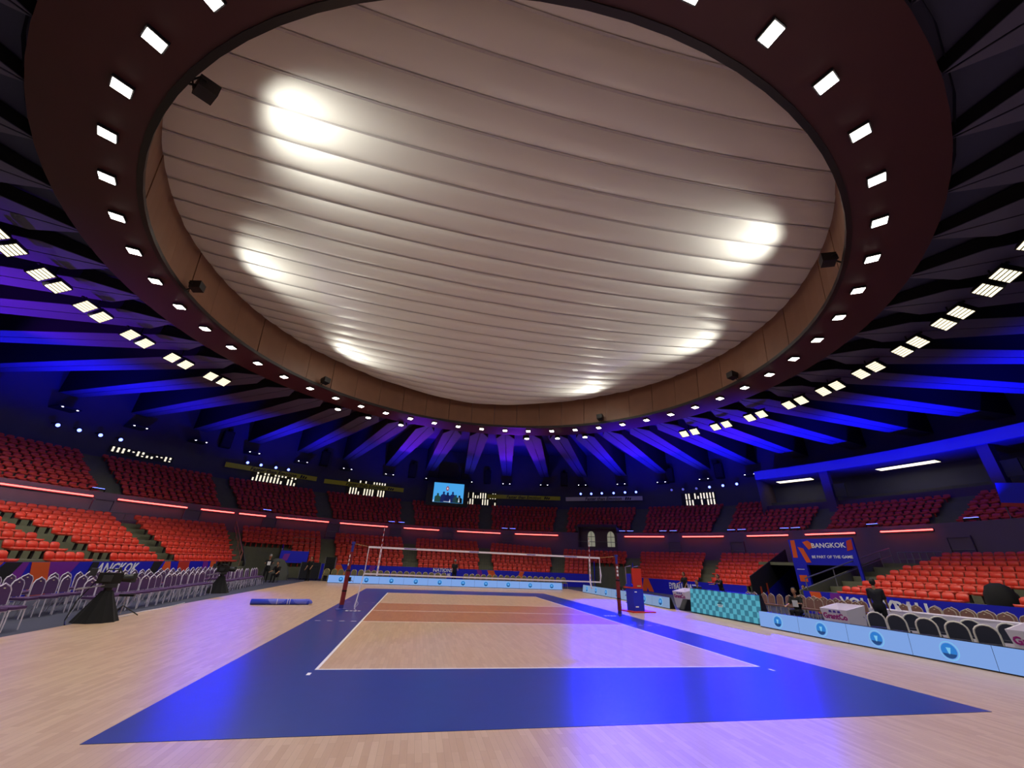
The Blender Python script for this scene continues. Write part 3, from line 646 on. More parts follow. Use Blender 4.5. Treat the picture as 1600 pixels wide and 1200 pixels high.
# ================================================================== OUTER WALL FITTINGS
def wall_banner(a0, a1, z, m, label):
    am = (a0+a1)/2; R = 41.2; w = 2*R*sin(rad((a1-a0)/2)); o = empty('wall_banner', Pa(R*cos(rad((a1-a0)/2)), am, z), rad(am)+pi/2, label, 'banner')
    MB().box(-w/2, w/2, -.03, 0, -.28, .28).build('cloth', M[m], o)
    textmesh('lettering', 'Faster than Emotion', .62, M['textblack'], o, frame3(*TX, (.0, .01, -.02)), .02, .25)
    for k in range(3): MB().prism([(-3.0-.28*k, 0, -.2), (-3.2-.28*k, 0, -.2), (-3.3-.28*k, 0, .16-.05*k), (-3.12-.28*k, 0, .2-.05*k)], (0, .015, 0)).build('logo_mark', M['textblack'], o)
    MB().tube([(-w/2, -.02, .3), (w/2, -.02, .3)], .025, 5).build('top_bar', M['dark'], o)
wall_banner(114.6, 128.7, 10.85, 'yellow', 'yellow Faster than Emotion banner under the row of four blue spots')
wall_banner(98.7, 113.3, 10.75, 'yellow', 'yellow Faster than Emotion banner beside the video screen, no spots above it')
wall_banner(66.8, 81.8, 10.8, 'yellow', 'yellow Faster than Emotion banner right of the striped window by the screen')
wall_banner(50.8, 65.7, 10.72, 'yellow_spotlit', 'Faster than Emotion banner under six blue spots, coloured pale as spotlit')
def slat_window(idx, am, w, z0, z1, seed):
    rnd = random.Random(seed); o = empty('window_%d' % idx, Pa(41.75, am, z0), rad(am)+pi/2); o['kind'] = 'structure'; o['label'] = 'high window with bright vertical panes in the outer wall'
    H = z1-z0; MB().box(-w/2-.08, w/2+.08, -.05, -.01, -.08, H+.08).build('frame', M['dark'], o); n = int(w/.36)
    for k in range(n):
        x = -w/2+(k+.5)*w/n
        for zz0, zz1 in ((0, H*.46), (H*.54, H)):
            r_ = rnd.random()
            if r_ < .22: continue
            top = zz1-(zz1-zz0)*(.5 if r_ < .35 else 0)
            MB().box(x-w/n*.2, x+w/n*.2, -.01, .02, zz0, top).build('pane', M['winlit'], o)
slat_window(1, 121.0, 5.0, 9.7, 11.2, 3); slat_window(2, 105.6, 5.2, 9.6, 11.5, 5); slat_window(3, 83.2, 4.8, 9.6, 11.3, 8); slat_window(4, 41.2, 4.0, 9.6, 11.1, 11); slat_window(5, 138.5, 5.0, 10.1, 10.55, 13)
# video screen
sc = empty('video_screen', Pa(38.6, 90.1, 8.75), rad(90.1)+pi/2, 'large black-framed video screen showing players against blue sky', 'screen')
MB().box(-2.9, 2.9, -.5, 0, 0, 3.75).build('frame', M['black'], sc); ds = MB().box(-2.2, 2.0, 0, .03, .45, 3.1).build('display', M['screen'], sc)
def figure(x, h, m, w=.42):
    mb = MB(); y = .03
    mb.prism([(x-w, y, .47), (x+w, y, .47), (x+w*.95, y, h*.62+.47), (x+w*.4, y, h*.76+.47), (x-w*.4, y, h*.76+.47), (x-w*.95, y, h*.62+.47)], (0, .02, 0))
    mb.prism([(x+.15*cos(t), y, .47+h*.88+.19*sin(t)) for t in [2*pi*k/8 for k in range(8)]], (0, .02, 0)); mb.build('figure', M[m], ds)
for x, h, m in ((1.35, 1.15, 'scr_green'), (.55, 1.45, 'scr_dark'), (-.7, 1.5, 'scr_dark'), (-1.15, 1.05, 'scr_green'), (-1.65, 1.0, 'scr_black'), (0, 1.3, 'scr_black'), (.0, 1.36, 'scr_dark')): figure(x, h, m)
for x, z0, z1 in ((1.9, .5, .8), (-1.6, .6, 1.3), (-.35, .5, .95)): MB().prism([(x-.1, .05, z0), (x+.1, .05, z0), (x, .05, z1)], (0, .012, 0)).build('highlight', M['scr_white'], ds)
MB().prism([(.1+.2*cos(t), .03, 2.35+.32*sin(t)) for t in [2*pi*k/10 for k in range(10)]], (0, .02, 0)).build('logo_mark', M['scr_red'], ds); MB().prism([(.1+.09*cos(t), .05, 2.35+.16*sin(t)) for t in [2*pi*k/8 for k in range(8)]], (0, .012, 0)).build('logo_mark', M['scr_white'], ds)
MB().box(-.3, .5, .05, .06, .55, .6).build('caption_bar', M['scr_white'], ds)
for x in (-1.6, 1.6): MB().tube([(x, -.25, 3.7), (x, -.25, 5.4)], .04, 5).build('hanger', M['black'], sc)
# black loudspeaker boxes on the rim of the roof
for i, ad in enumerate((129.5, 114, 97.5, 82, 66, 45.5, 37)):
    o = empty('loudspeaker', Pa(41.2, ad, 12.7), rad(ad)+pi/2, 'black loudspeaker cabinet high on the outer wall under the roof', 'loudspeaker', 'loudspeakers under the roof rim')
    MB().box(-.5, .5, -.7, 0, 0, 1.9).build('cabinet', M['black'], o); MB().box(-.42, .42, 0, .03, .1, 1.8).build('grille', M['dark'], o); MB().box(-.08, .08, -.75, -.3, 1.85, 2.3).build('bracket', M['black'], o)
# ---- gallery boxes on the right
gb = MB(); gc = MB(); gp = MB()
for k in range(14):
    a0, a1 = -26+k*4, -22+k*4
    if a1 > 29.6: a1 = 29.6
    if a0 >= a1: continue
    gb.hexa([Pa(36.2, a0, 11.1), Pa(36.5, a0, 11.1), Pa(36.5, a1, 11.1), Pa(36.2, a1, 11.1), Pa(36.2, a0, 11.95), Pa(36.5, a0, 11.95), Pa(36.5, a1, 11.95), Pa(36.2, a1, 11.95)])
    gc.quad(Pa(36.4, a0, 11.3), Pa(36.4, a1, 11.3), Pa(41.9, a1, 11.3), Pa(41.9, a0, 11.3)); gc.quad(Pa(36.4, a0, 11.9), Pa(36.4, a1, 11.9), Pa(41.9, a1, 11.9), Pa(41.9, a0, 11.9))
    gp.hexa([Pa(38.0, a0, 7.2), Pa(38.2, a0, 7.2), Pa(38.2, a1, 7.2), Pa(38.0, a1, 7.2), Pa(38.0, a0, 8.55), Pa(38.2, a0, 8.55), Pa(38.2, a1, 8.55), Pa(38.0, a1, 8.55)])
gc.quad(Pa(36.4, 29.6, 7.5), Pa(41.9, 29.6, 7.5), Pa(41.9, 29.6, 11.9), Pa(36.4, 29.6, 11.9))
struct('trim_2', gb, M['rib'], label='pale fascia beam over the gallery on the right'); struct('ceiling_gallery', gc, M['boxwall'], label='ceiling and end wall of the gallery'); struct('wall_gallery', gp, M['boxwall'], label='front wall of the gallery')
for a0, a1 in ((23.2, 28.0), (9.2, 15.4)):
    am = (a0+a1)/2; w = rad(a1-a0)*39.7; o = empty('fluorescent_panel', Pa(39.7, am, 11.28), rad(am)+pi/2, 'long fluorescent ceiling panel in the gallery '+('nearer the spotlit-coloured banner' if a0 > 20 else 'above the seat block by the tunnel'), 'light fitting')
    MB().box(-w/2, w/2, -.55, .55, -.08, 0).build('housing', M['dark'], o); MB().box(-w/2+.05, w/2-.05, -.5, .5, -.1, -.08).build('diffuser', M['fluor'], o)
for ad in (20.5, 3.5, -8):
    o = empty('gallery_column', Pa(37.5, ad, 8.5), rad(ad)+pi/2, 'square column between gallery boxes with a hanging monitor', 'column', 'columns of the gallery')
    MB().box(-.35, .35, -.35, .35, -1.3, 2.8).build('shaft', M['boxwall'], o); MB().box(-1.3, -.4, -.1, .05, .3, 1.5).build('monitor', M['black'], o)
o = empty('parapet_banner', Pa(32.32, -1.6, 4.95), rad(-1.6)+pi/2, 'blue banner with red slanted stripe on poles behind the parapet', 'banner')
MB().prism([(1.15, 0, 1.55), (-1.3, 0, 1.15), (-1.3, 0, 2.35), (1.0, 0, 2.75)], (0, .03, 0)).build('cloth', M['bblue'], o); MB().prism([(1.15, 0, 1.55), (-1.3, 0, 1.15), (-1.3, 0, .85), (1.2, 0, 1.35)], (0, .03, 0)).build('stripe', M['bred'], o)
for x in (-1.25, 1.05): MB().tube([(x, -.03, 0), (x, -.03, 2.5)], .03, 5).build('pole', M['grey'], o)

# ================================================================== NET
nt = empty('volleyball_net', (0, .1, 0), 0, 'white-taped volleyball net stretched between red padded posts', 'net')
def nz(x): return 2.24-.0
MB().box(-5, 5, -.006, .006, 2.17, 2.24).build('top_tape', M['tape'], nt); MB().box(-5, 5, -.005, .005, 1.21, 1.26).build('bottom_tape', M['tape'], nt)
for x in (-4.5, 4.5): MB().box(x-.03, x+.03, -.01, .01, 1.18, 2.2).build('side_band', M['tape'], nt)
for x in (-4.98, 4.98): MB().tube([(x, 0, 2.24), (x, 0, 1.2)], .014, 5).build('edge_rope', M['tape'], nt)
mb = MB()
for k in range(99): mb.box(-4.95+k*.1-.0012, -4.95+k*.1+.0012, -.0012, .0012, 1.24, 2.18)
for k in range(9): mb.box(-5, 5, -.0012, .0012, 1.26+k*.1-.0012, 1.26+k*.1+.0012)
mb.build('netting', M['cord'], nt)
for s_, xe in ((-1, -5.55), (1, 5.75)):
    MB().tube([(s_*5, 0, 2.22), (xe, 0, 2.30)], .006, 5).build('cable', M['frame_gold'], nt)
MB().tube([(-5, 0, 1.24), (-5.03, -.02, .9), (-5.08, -.03, .4), (-5.12, 0, .12), (-5.1, 0, .02)], [.02, .02, .022, .03, .012], 6).build('hanging_strap', M['tape'], nt)
MB().tube([(-5.1, 0, .35), (-5.0, -.05, .2), (-5.12, -.1, .05), (-5.0, -.3, .01)], .008, 5).build('loose_cord', M['tape'], nt)
MB().tube([(4.98, 0, 1.85), (5.02, -.01, 1.5), (4.95, 0, 1.2)], .022, 6).build('hanging_strap', M['tape'], nt); MB().tube([(4.5, 0, 1.22), (4.52, -.03, 1.05), (4.56, 0, .98)], .03, 6).build('tied_end', M['tape'], nt)
for x0, x1 in ((-3.6, -3.1), (-.9, -.5), (1.6, 2.0), (3.3, 3.9)): MB().box(x0, x1, -.009, .009, 2.19, 2.22).build('tape_print', M['violet'], nt)
for s_ in (-1, 1):
    o = empty('net_antenna', (s_*4.5, .1, 1.24), 0, 'red and white striped antenna at the '+('post nearer the blue roll' if s_ < 0 else 'post nearer the referee stand'), 'antenna')
    for k in range(18): MB().tube([(0, -.015, k*.1), (0, -.015, k*.1+.1)], .011, 6).build('band', M['ant_red' if k % 2 else 'tape'], o)
    xe = -5.6 if s_ < 0 else 5.8
    o = empty('net_post', (xe, .1, 0), 0, 'red padded net post '+('nearer the blue roll' if s_ < 0 else 'beside the referee stand'), 'post')
    MB().tube([(0, 0, 0), (0, 0, 2.32)], .05, 10).build('pole', M['post_blue'], o)
    MB().lathe([(.085, 0), (.085, 1.15), (.07, 1.2)], 10, (0, 0, .16)).build('lower_pad', M['post_red'], o); MB().lathe([(.065, 0), (.065, .62)], 10, (0, 0, 1.38)).build('upper_pad', M['post_red'], o)
    MB().lathe([(.2, 0), (.2, .02), (.09, .05), (.08, .16)], 14).build('base_flange', M['post_blue'], o)
    MB().box(-.06, .06, -.06, .06, 2.28, 2.38).build('pulley_head', M['post_blue'], o); MB().box(.04, .16, -.05, .05, .95, 1.1).build('winch', M['black'], o)
    MB().tube([(.16, 0, 1.0), (.26, 0, .95)], .012, 5).build('crank', M['steel'], o)
    for z in (1.5, 1.65, 1.8): MB().box(-.05, -.02 if s_ < 0 else .02, -.071, -.06, z, z+.1).build('print', M['textwhite'], o)
    for z in (.6, 1.3): MB().lathe([(.09, 0), (.09, .05)], 10, (0, 0, z)).build('strap', M['blackcloth'], o)
    mt = MB(); mt.box(-5.25 if s_ < 0 else 4.7, -4.75 if s_ < 0 else 5.5, -.28, .28, .004, .009)
# floor stickers beside the posts
for x0, x1 in ((-5.45, -4.75), (4.75, 5.5)):
    o = empty('floor_sticker', ((x0+x1)/2, -.35, .004), 0, 'self-glowing blue printed floor sticker with white marks beside the '+('post nearer the blue roll' if x0 < 0 else 'post by the referee stand'), 'sticker')
    MB().box(-(x1-x0)/2, (x1-x0)/2, -.16, .16, 0, .004).build('sheet', M['scr_dark'], o)  # sheet shares the emissive screen navy, so the sticker glows a little
    for k in range(4): MB().box(-.25+k*.14, -.16+k*.14, -.08+.03*(k % 2), .08, .004, .006).build('print', M['line'], o)
# referee stand
rf = empty('referee_stand', (7.35, 1.55, 0), rad(10), 'blue padded referee stand with red top board on a red base', 'referee stand')
MB().prism([(-.55, -.5, 0), (.75, -.5, 0), (.85, .45, 0), (-.55, .45, 0)], (0, 0, .05)).build('base', M['ref_red'], rf)
MB().prism([(-.3, -.28, .05), (.28, -.28, .05), (.28, .25, .05), (-.3, .25, .05)], (0, 0, 1.1)).build('column_pad', M['ref_blue'], rf)
MB().box(-.27, .25, -.30, -.22, 1.02, 1.85).build('front_board', M['ref_red'], rf); MB().box(-.34, -.29, -.2, .08, 1.04, 1.6).build('side_board', M['ref_blue'], rf)
MB().prism([(-.36, -.3, .98), (.3, -.3, .98), (.3, .35, .98), (-.36, .35, .98)], (0, 0, .06)).build('platform', M['ref_red'], rf)
MB().box(-.05, .15, -.31, -.30, 1.06, 1.12).build('print', M['frame_gold'], rf); MB().box(-.22, -.1, -.295, -.28, .82, .86).build('print', M['textwhite'], rf); MB().box(-.22, -.05, -.295, -.28, .2, .25).build('print', M['textwhite'], rf)
for x in (-.2, .25): MB().tube([(x, .3, .05), (x, .3, 1.9), (x, -.1, 1.95)], .022, 5).build('hand_rail', M['steel'], rf)
for z in (.35, .65): MB().tube([(-.25, .4, z), (.25, .4, z)], .02, 5).build('rung', M['steel'], rf)
# rolled mat
ro = empty('rolled_mat', (-8.05, 1.33, 0), rad(12), 'long blue roll wrapped in clear plastic lying on the parquet', 'roll')
MB().tube([(-1.05, 0, .1), (1.0, 0, .1)], .1, 14).build('roll', M['roll'], ro, True)
MB().tube([(-1.06, 0, .1), (-.3, 0, .104), (.25, 0, .1), (.9, 0, .103), (1.05, 0, .1), (1.12, 0, .06)], [.075, .104, .098, .104, .07, .03], 14).build('wrap', M['wrap'], ro, True)
for x in (-.15, .22, .3): MB().tube([(x-.012, 0, .1), (x+.012, 0, .1)], .107, 14).build('tape_band', M['wrapband'], ro)

# ================================================================== LED BOARDS
def led_board(loc, rz, L, label, group, m='led', H=.54):
    o = empty('led_board', loc, rz, label, 'advertising board', group)
    MB().hexa([Vector(v) for v in ((-L/2, 0, 0), (L/2, 0, 0), (L/2, -.32, 0), (-L/2, -.32, 0), (-L/2, -.06, H), (L/2, -.06, H), (L/2, -.12, H), (-L/2, -.12, H))]).build('cabinet', M['black'], o)
    def f(x, z, e=.012): return Vector((x, -.06*z/H+e, z))
    MB().add([f(-L/2+.005, .03), f(L/2-.005, .03), f(L/2-.005, H-.012), f(-L/2+.005, H-.012)], [(0, 1, 2, 3)]).build('display', M[m], o)
    cz, R = .27, .165
    def disc(nm, r0, mm, e, a0=0, a1=2*pi, n=18, cx=0, cz_=cz):
        MB().prism([f(cx+r0*cos(a0+(a1-a0)*k/n), cz_+r0*sin(a0+(a1-a0)*k/n), e) for k in range(n if a1-a0 > 6 else n+1)], (0, .004, 0)).build(nm, M[mm], o)
    disc('emblem_ring', R+.04, 'emblem3', .014); disc('emblem_gap', R+.02, m, .019); disc('emblem', R, 'emblem', .024); disc('emblem_crescent', R*.95, 'emblem2', .029, pi*1.12, pi*1.88, 10)  # lower crescent of the emblem print is deep blue
    MB().prism([f(-.05, .34, .029), f(.05, .34, .029), f(.012, .2, .029), f(-.012, .2, .029)], (0, .004, 0)).build('emblem_mark', M['emblem3'], o)
    return o
first = None
def place_led(loc, rz, L, label, group, m):
    key = (round(L, 3), m)
    if key not in LEDC: LEDC[key] = led_board(loc, rz, L, label, group, m); remember(LEDC[key]); return LEDC[key]
    o = copy_tree(LEDC[key]); o.location = loc; o.rotation_euler = (0, 0, rz); tag(o, label, None, group); return o
LEDC = {}
for k in range(10): place_led((-9.45+1.86*(k+.5), 17.2, 0), pi, 1.86, 'pale blue advertising board with round emblem in the row behind the far end line', 'advertising boards behind the far end line', 'led')
for k in range(7): place_led((10.15, 3.15+1.715*(k+.5), 0), pi/2, 1.715, 'pale advertising board with round emblem along the sideline behind the referee stand', 'boards behind the referee stand', 'led_white')
for k in range(7): place_led((10.15, -2.85-1.715*(k+.5), 0), pi/2, 1.716, 'pale blue advertising board with round emblem in front of the team chairs', 'boards in front of the team chairs', 'led')
# teal checkered LED wall
tw = empty('teal_led_wall', (10.55, -.3, 0), pi/2, 'tall teal checkered LED wall in front of the scorers', 'advertising board')
Lw, Hw = 4.5, 1.06
MB().hexa([Vector(v) for v in ((-Lw/2, 0, 0), (Lw/2, 0, 0), (Lw/2, -.45, 0), (-Lw/2, -.45, 0), (-Lw/2, -.1, Hw), (Lw/2, -.1, Hw), (Lw/2, -.2, Hw), (-Lw/2, -.2, Hw))]).build('cabinet', M['black'], tw)
def tf(x, z, e=.012): return Vector((x, -.1*z/Hw+e, z))
nc, nr = 20, 5
dp = MB().add([tf(-Lw/2+.02, .03), tf(Lw/2-.02, .03), tf(Lw/2-.02, Hw-.02), tf(-Lw/2+.02, Hw-.02)], [(0, 1, 2, 3)]).build('display', mat('teal_light', '#081018', .5, emit='#58b8d0', es=.72), tw)
tdark = mat('teal_dark', '#081018', .5, emit='#34849e', es=.66)
for i in range(nc):
    for j in range(nr):
        if (i+j) % 2: continue
        x0, x1 = -Lw/2+.02+(Lw-.04)*i/nc, -Lw/2+.02+(Lw-.04)*(i+1)/nc; z0, z1 = .03+(Hw-.05)*j/nr, .03+(Hw-.05)*(j+1)/nr
        MB().add([tf(x0, z0, .015), tf(x1, z0, .015), tf(x1, z1, .015), tf(x0, z1, .015)], [(0, 1, 2, 3)]).build('check', tdark, dp)
for z, w in ((.66, .26), (.6, .18), (.54, .34), (.48, .4), (.42, .3)): MB().add([tf(.1-w/2, z, .018), tf(.1+w/2, z, .018), tf(.1+w/2, z+.03, .018), tf(.1-w/2, z+.03, .018)], [(0, 1, 2, 3)]).build('small_print', M['textblack' if z > .5 else 'textwhite'], dp)
# white tapered boxes
def white_box(loc, rz, label, side=1):
    o = empty('tapered_bin', loc, rz, label, 'bin'); w, d = .5, .42   # local +y faces the court
    fz, bz = .80, .97
    b0 = [(-w*.82, d*.75, 0), (w*.82, d*.75, 0), (w*.82, -d*.75, 0), (-w*.82, -d*.75, 0)]; t0 = [(-w, d, fz), (w, d, fz), (w, -d, bz), (-w, -d, bz)]
    e = .035; ti = [(-w+e, d-e, fz), (w-e, d-e, fz), (w-e, -d+e, bz), (-w+e, -d+e, bz)]; bi = [(x*.9, y*.9, z-.28) for x, y, z in ti]
    names = ('front_panel', 'side_panel', 'back_panel', 'side_panel')
    for k in range(4):
        k2 = (k+1) % 4; mb = MB(); mb.hexa([Vector(b0[k]), Vector(b0[k2]), Vector(b0[k2])*.93, Vector(b0[k])*.93, Vector(t0[k]), Vector(t0[k2]), Vector(ti[k2]), Vector(ti[k])]); mb.build(names[k], M['boxwhite'], o)
    MB().quad(*bi).build('tray', M['boxwhite'], o)
    def onface(u, z, fr):   # point on front (0) or side (1) face
        f_ = z/fz
        if fr == 0: return Vector((u, d*(.75+.25*f_)+.004, z))
        return Vector((-w*(.82+.18*f_)-.004, u, z))
    sl = Vector((0, d*.25, fz)).normalized()
    textmesh('lettering', 'GrantCo', .24, M['magenta'], o, frame3((-1, 0, 0), sl, Vector((-1, 0, 0)).cross(sl), onface(0, .57, 0)), .04)
    for k in range(3): MB().prism([onface(.18-k*.16, .69, 0), onface(.06-k*.16, .69, 0), onface(.08-k*.16, .76, 0), onface(.16-k*.16, .76, 0)], (0, .004, 0)).build('print', M['violet'], o)
    for sd_ in (-1, 1):
        s2 = Vector((sd_*w*.18, 0, fz)).normalized(); xx = Vector((0, -sd_, 0)) if sd_ < 0 else Vector((0, -1, 0)); xx = Vector((0, 1, 0)) if sd_ > 0 else Vector((0, -1, 0)); zn = xx.cross(s2)
        textmesh('lettering', 'GrantCo', .17, M['violet'], o, frame3(xx, s2, zn, Vector((sd_*(w*(.82+.18*.55)+.004), 0, .6))), .04)
    return o
white_box((11.55, 3.75, 0), pi/2+.1, 'white tapered open bin with magenta lettering beside the teal wall'); white_box((12.0, -4.75, 0), pi/2, 'white tapered open bin with magenta lettering beside the banquet chairs')
white_box((12.05, -9.75, 0), pi/2, 'white tapered open bin with magenta lettering past the last grey team chair')
# black speaker wedges beside the first bin
o = empty('stage_monitor', (10.75, 2.75, 0), pi/2, 'black wedge monitor between the board row and the white bin', 'loudspeaker'); MB().hexa([Vector(v) for v in ((-.22, .2, 0), (.22, .2, 0), (.22, -.25, 0), (-.22, -.25, 0), (-.2, -.08, .5), (.2, -.08, .5), (.2, -.25, .5), (-.2, -.25, .5))]).build('cabinet', M['black'], o); MB().add([(-.18, .2, .04), (.18, .2, .04), (.17, -.05, .46), (-.17, -.05, .46)], [(0, 1, 2, 3)]).build('grille', M['dark'], o)

# ================================================================== CHAIRS
def banquet_chair(name, label, group, pad, frame, style):
    """local +y is the way the sitter faces"""
    o = empty(name, (0, 0, 0), 0, label, 'chair', group); F, Pd = M[frame], M[pad]; w = .21
    def back(u, z): return Vector((u, -.2-(z-.45)*.12, z))
    if style == 'crown': prof = [(-w, .46), (-w-.005, .62), (-w+.005, .80), (-w*.72, .875), (-w*.35, .905), (0, .945), (w*.35, .905), (w*.72, .875), (w-.005, .80), (w+.005, .62), (w, .46)]
    else: prof = [(-w, .44), (-w, .66)]+[(-w*cos(pi*k/8), .70+.19*sin(pi*k/8)) for k in range(9)]+[(w, .66), (w, .44)]
    MB().tube([back(u, z) for u, z in prof], .022 if frame == 'frame_white' else .016, 6).build('back_frame', F, o)
    inn = [(u*.91, .50+(z-.5)*.95) if z > .5 else (u*.91, .50) for u, z in prof]
    b = MB(); pts = [back(u, z)+Vector((0, -.013, 0)) for u, z in inn]; b.prism(pts, (0, .026, 0)); b.build('backrest', Pd, o)
    MB().prism([(-.21, -.2, .43), (.21, -.2, .43), (.22, .2, .43), (.19, .235, .43), (-.19, .235, .43), (-.22, .2, .43)], (0, 0, .055)).build('seat', Pd, o)
    MB().tube([(-.2, -.2, .42), (-.2, .22, .42), (.2, .22, .42), (.2, -.2, .42)], .013, 5).build('seat_frame', F, o)
    for s_ in (-1, 1):
        MB().tube([(s_*.2, .21, .43), (s_*.205, .235, .2), (s_*.21, .25, 0)], .013, 5).build('leg', F, o)
        MB().tube([(s_*w, -.2, .46), (s_*.205, -.24, .2), (s_*.205, -.3, 0)], .013, 5).build('leg', F, o)
    if style == 'crown':
        for e in (-.014, .014): MB().prism([back(.028*cos(t), .845+.014*sin(t))+Vector((0, e, 0)) for t in [2*pi*k/8 for k in range(8)]], (0, -.008 if e < 0 else .008, 0)).build('handle', M['handle'], o)
    return o
PROTO = {}
def chair(kind, loc, rz, label, group):
    if kind not in PROTO:
        spec = {'left': ('banquet_chair', 'pad_purple', 'frame_silver', 'crown'), 'right': ('banquet_chair', 'pad_brown', 'frame_cream', 'crown'), 'far': ('banquet_chair', 'pad_olive', 'frame_gold', 'arch'), 'team': ('team_chair', 'pad_dark', 'frame_white', 'arch')}[kind]
        o = banquet_chair(spec[0], label, group, *spec[1:]); PROTO[kind] = o; remember(o)
    else: o = copy_tree(PROTO[kind])
    o.location = loc; o.rotation_euler = (0, 0, rz); tag(o, label, 'chair', group); return o
rj = random.Random(5)
def jit(s_=.06): return rj.uniform(-s_, s_)
G1 = 'front row of banquet chairs along the left carpet'
y = -7.5
while y < 13.4:
    skip = (-4.95 < y < -3.15) or (5.2 < y < 6.85)
    if not skip: chair('left', (-11.72-.055*max(0, y+3)+jit(.05)-.25, y+jit(.03), 0), -pi/2+jit(.12), 'purple banquet chair with silver crown frame in the front row at the parquet edge', G1)
    y += .54
for x0, lab, g, ys in ((-13.15, 'purple banquet chair with silver frame in the middle row on the left carpet', 'middle row of banquet chairs on the left carpet', -5.6), (-14.45, 'purple banquet chair with silver frame in the back row below the BANGKOK banner', 'back row of banquet chairs below the BANGKOK banner', -3.6)):
    y = ys
    while y < 13.2:
        if rj.random() > .12: chair('left', (x0-.05*max(0, y+3)+jit(.05), y+jit(.02), 0), -pi/2+jit(.1), lab, g)
        y += .56
for k in range(19): chair('far', (-10.1+k*.525+jit(.02), 19.6+jit(.05), 0), pi+jit(.05), 'olive padded chair with gold arched frame in the row left of NATIONS LEAGUE', 'gold-framed chairs left of NATIONS LEAGUE')
for k in range(18): chair('far', (1.25+k*.525+jit(.02), 19.6+jit(.05), 0), pi+jit(.05), 'olive padded chair with gold arched frame in the row right of NATIONS LEAGUE', 'gold-framed chairs right of NATIONS LEAGUE')
for k in range(12): chair('right', (14.9+jit(.05), 3.3-k*.54+jit(.04), 0), pi/2+jit(.1), 'brown banquet chair with cream frame in the row behind the white bin', 'brown chairs behind the white bin')
for k in range(6): chair('right', (16.3+jit(.05), 1.2-k*.62+jit(.04), 0), pi/2+jit(.12), 'brown banquet chair with cream frame below the orange banner stripe', 'brown chairs below the banner stripe')
for k in range(15): chair('right', (16.55+jit(.04), -3.3-k*.52+jit(.03), 0), pi/2+jit(.08), 'brown banquet chair with cream frame behind the long white table', 'brown chairs behind the white table')
for k in range(14): chair('right', (17.35+jit(.04), -3.9-k*.54+jit(.03), 0), pi/2+jit(.08), 'brown banquet chair with cream frame in the back row below the blue banner', 'brown chairs in the back row below the blue banner')
for x, y in ((11.1, -6.5), (10.95, -7.2), (10.95, -7.95), (10.98, -8.6), (10.95, -9.2)): chair('team', (x+.1, y, 0), -.98+jit(.08), 'dark grey chair with white arched frame directly behind the boards', 'grey team chairs directly behind the boards')
for x, y in ((12.3, -6.7), (12.3, -7.4), (12.4, -8.08), (12.55, -8.8)): chair('team', (x, y, 0), -.98+jit(.12), 'dark grey chair with white arched frame in the row nearer the white table', 'grey team chairs nearer the table')
# long white table
tl = empty('team_table', (15.45, -6.6, 0), pi/2, 'long white table with small violet prints in front of brown chairs', 'table')
MB().box(-3.6, 3.4, -.32, .32, .72, .76).build('table_top', M['boxwhite'], tl); MB().box(-3.6, 3.4, .28, .31, .06, .72).build('front_panel', M['boxwhite'], tl)
for x in (-3.5, -1.2, 1.1, 3.3):
    for y_ in (-.26, .22): MB().box(x-.025, x+.025, y_-.025, y_+.025, 0, .72).build('leg', M['steel'], tl)
for x in (2.7, 1.6, .5, -.6, -1.7, -2.8): textmesh('print', 'GrantCo', .2, M['violet'], tl, frame3((-1, 0, 0), (0, 0, 1), (0, 1, 0), (x, .312, .5)), .03)
for k, (x, a_) in enumerate(((2.35, .5), (2.0, -.05))):
    o = empty('paddle', (15.3, -6.6+x, .76), pi/2, 'small white number paddle leaning '+('sideways' if k == 0 else 'upright')+' on the white table', 'paddle'); mb = MB().prism([(-.05-a_*0, 0, .02), (.05, 0, .02), (.05+a_*.4, 0, .34), (-.05+a_*.4, 0, .34)], (0, .015, 0)); mb.build('board', M['white'], o); MB().box(-.07, .07, -.03, .05, 0, .025).build('foot', M['white'], o)

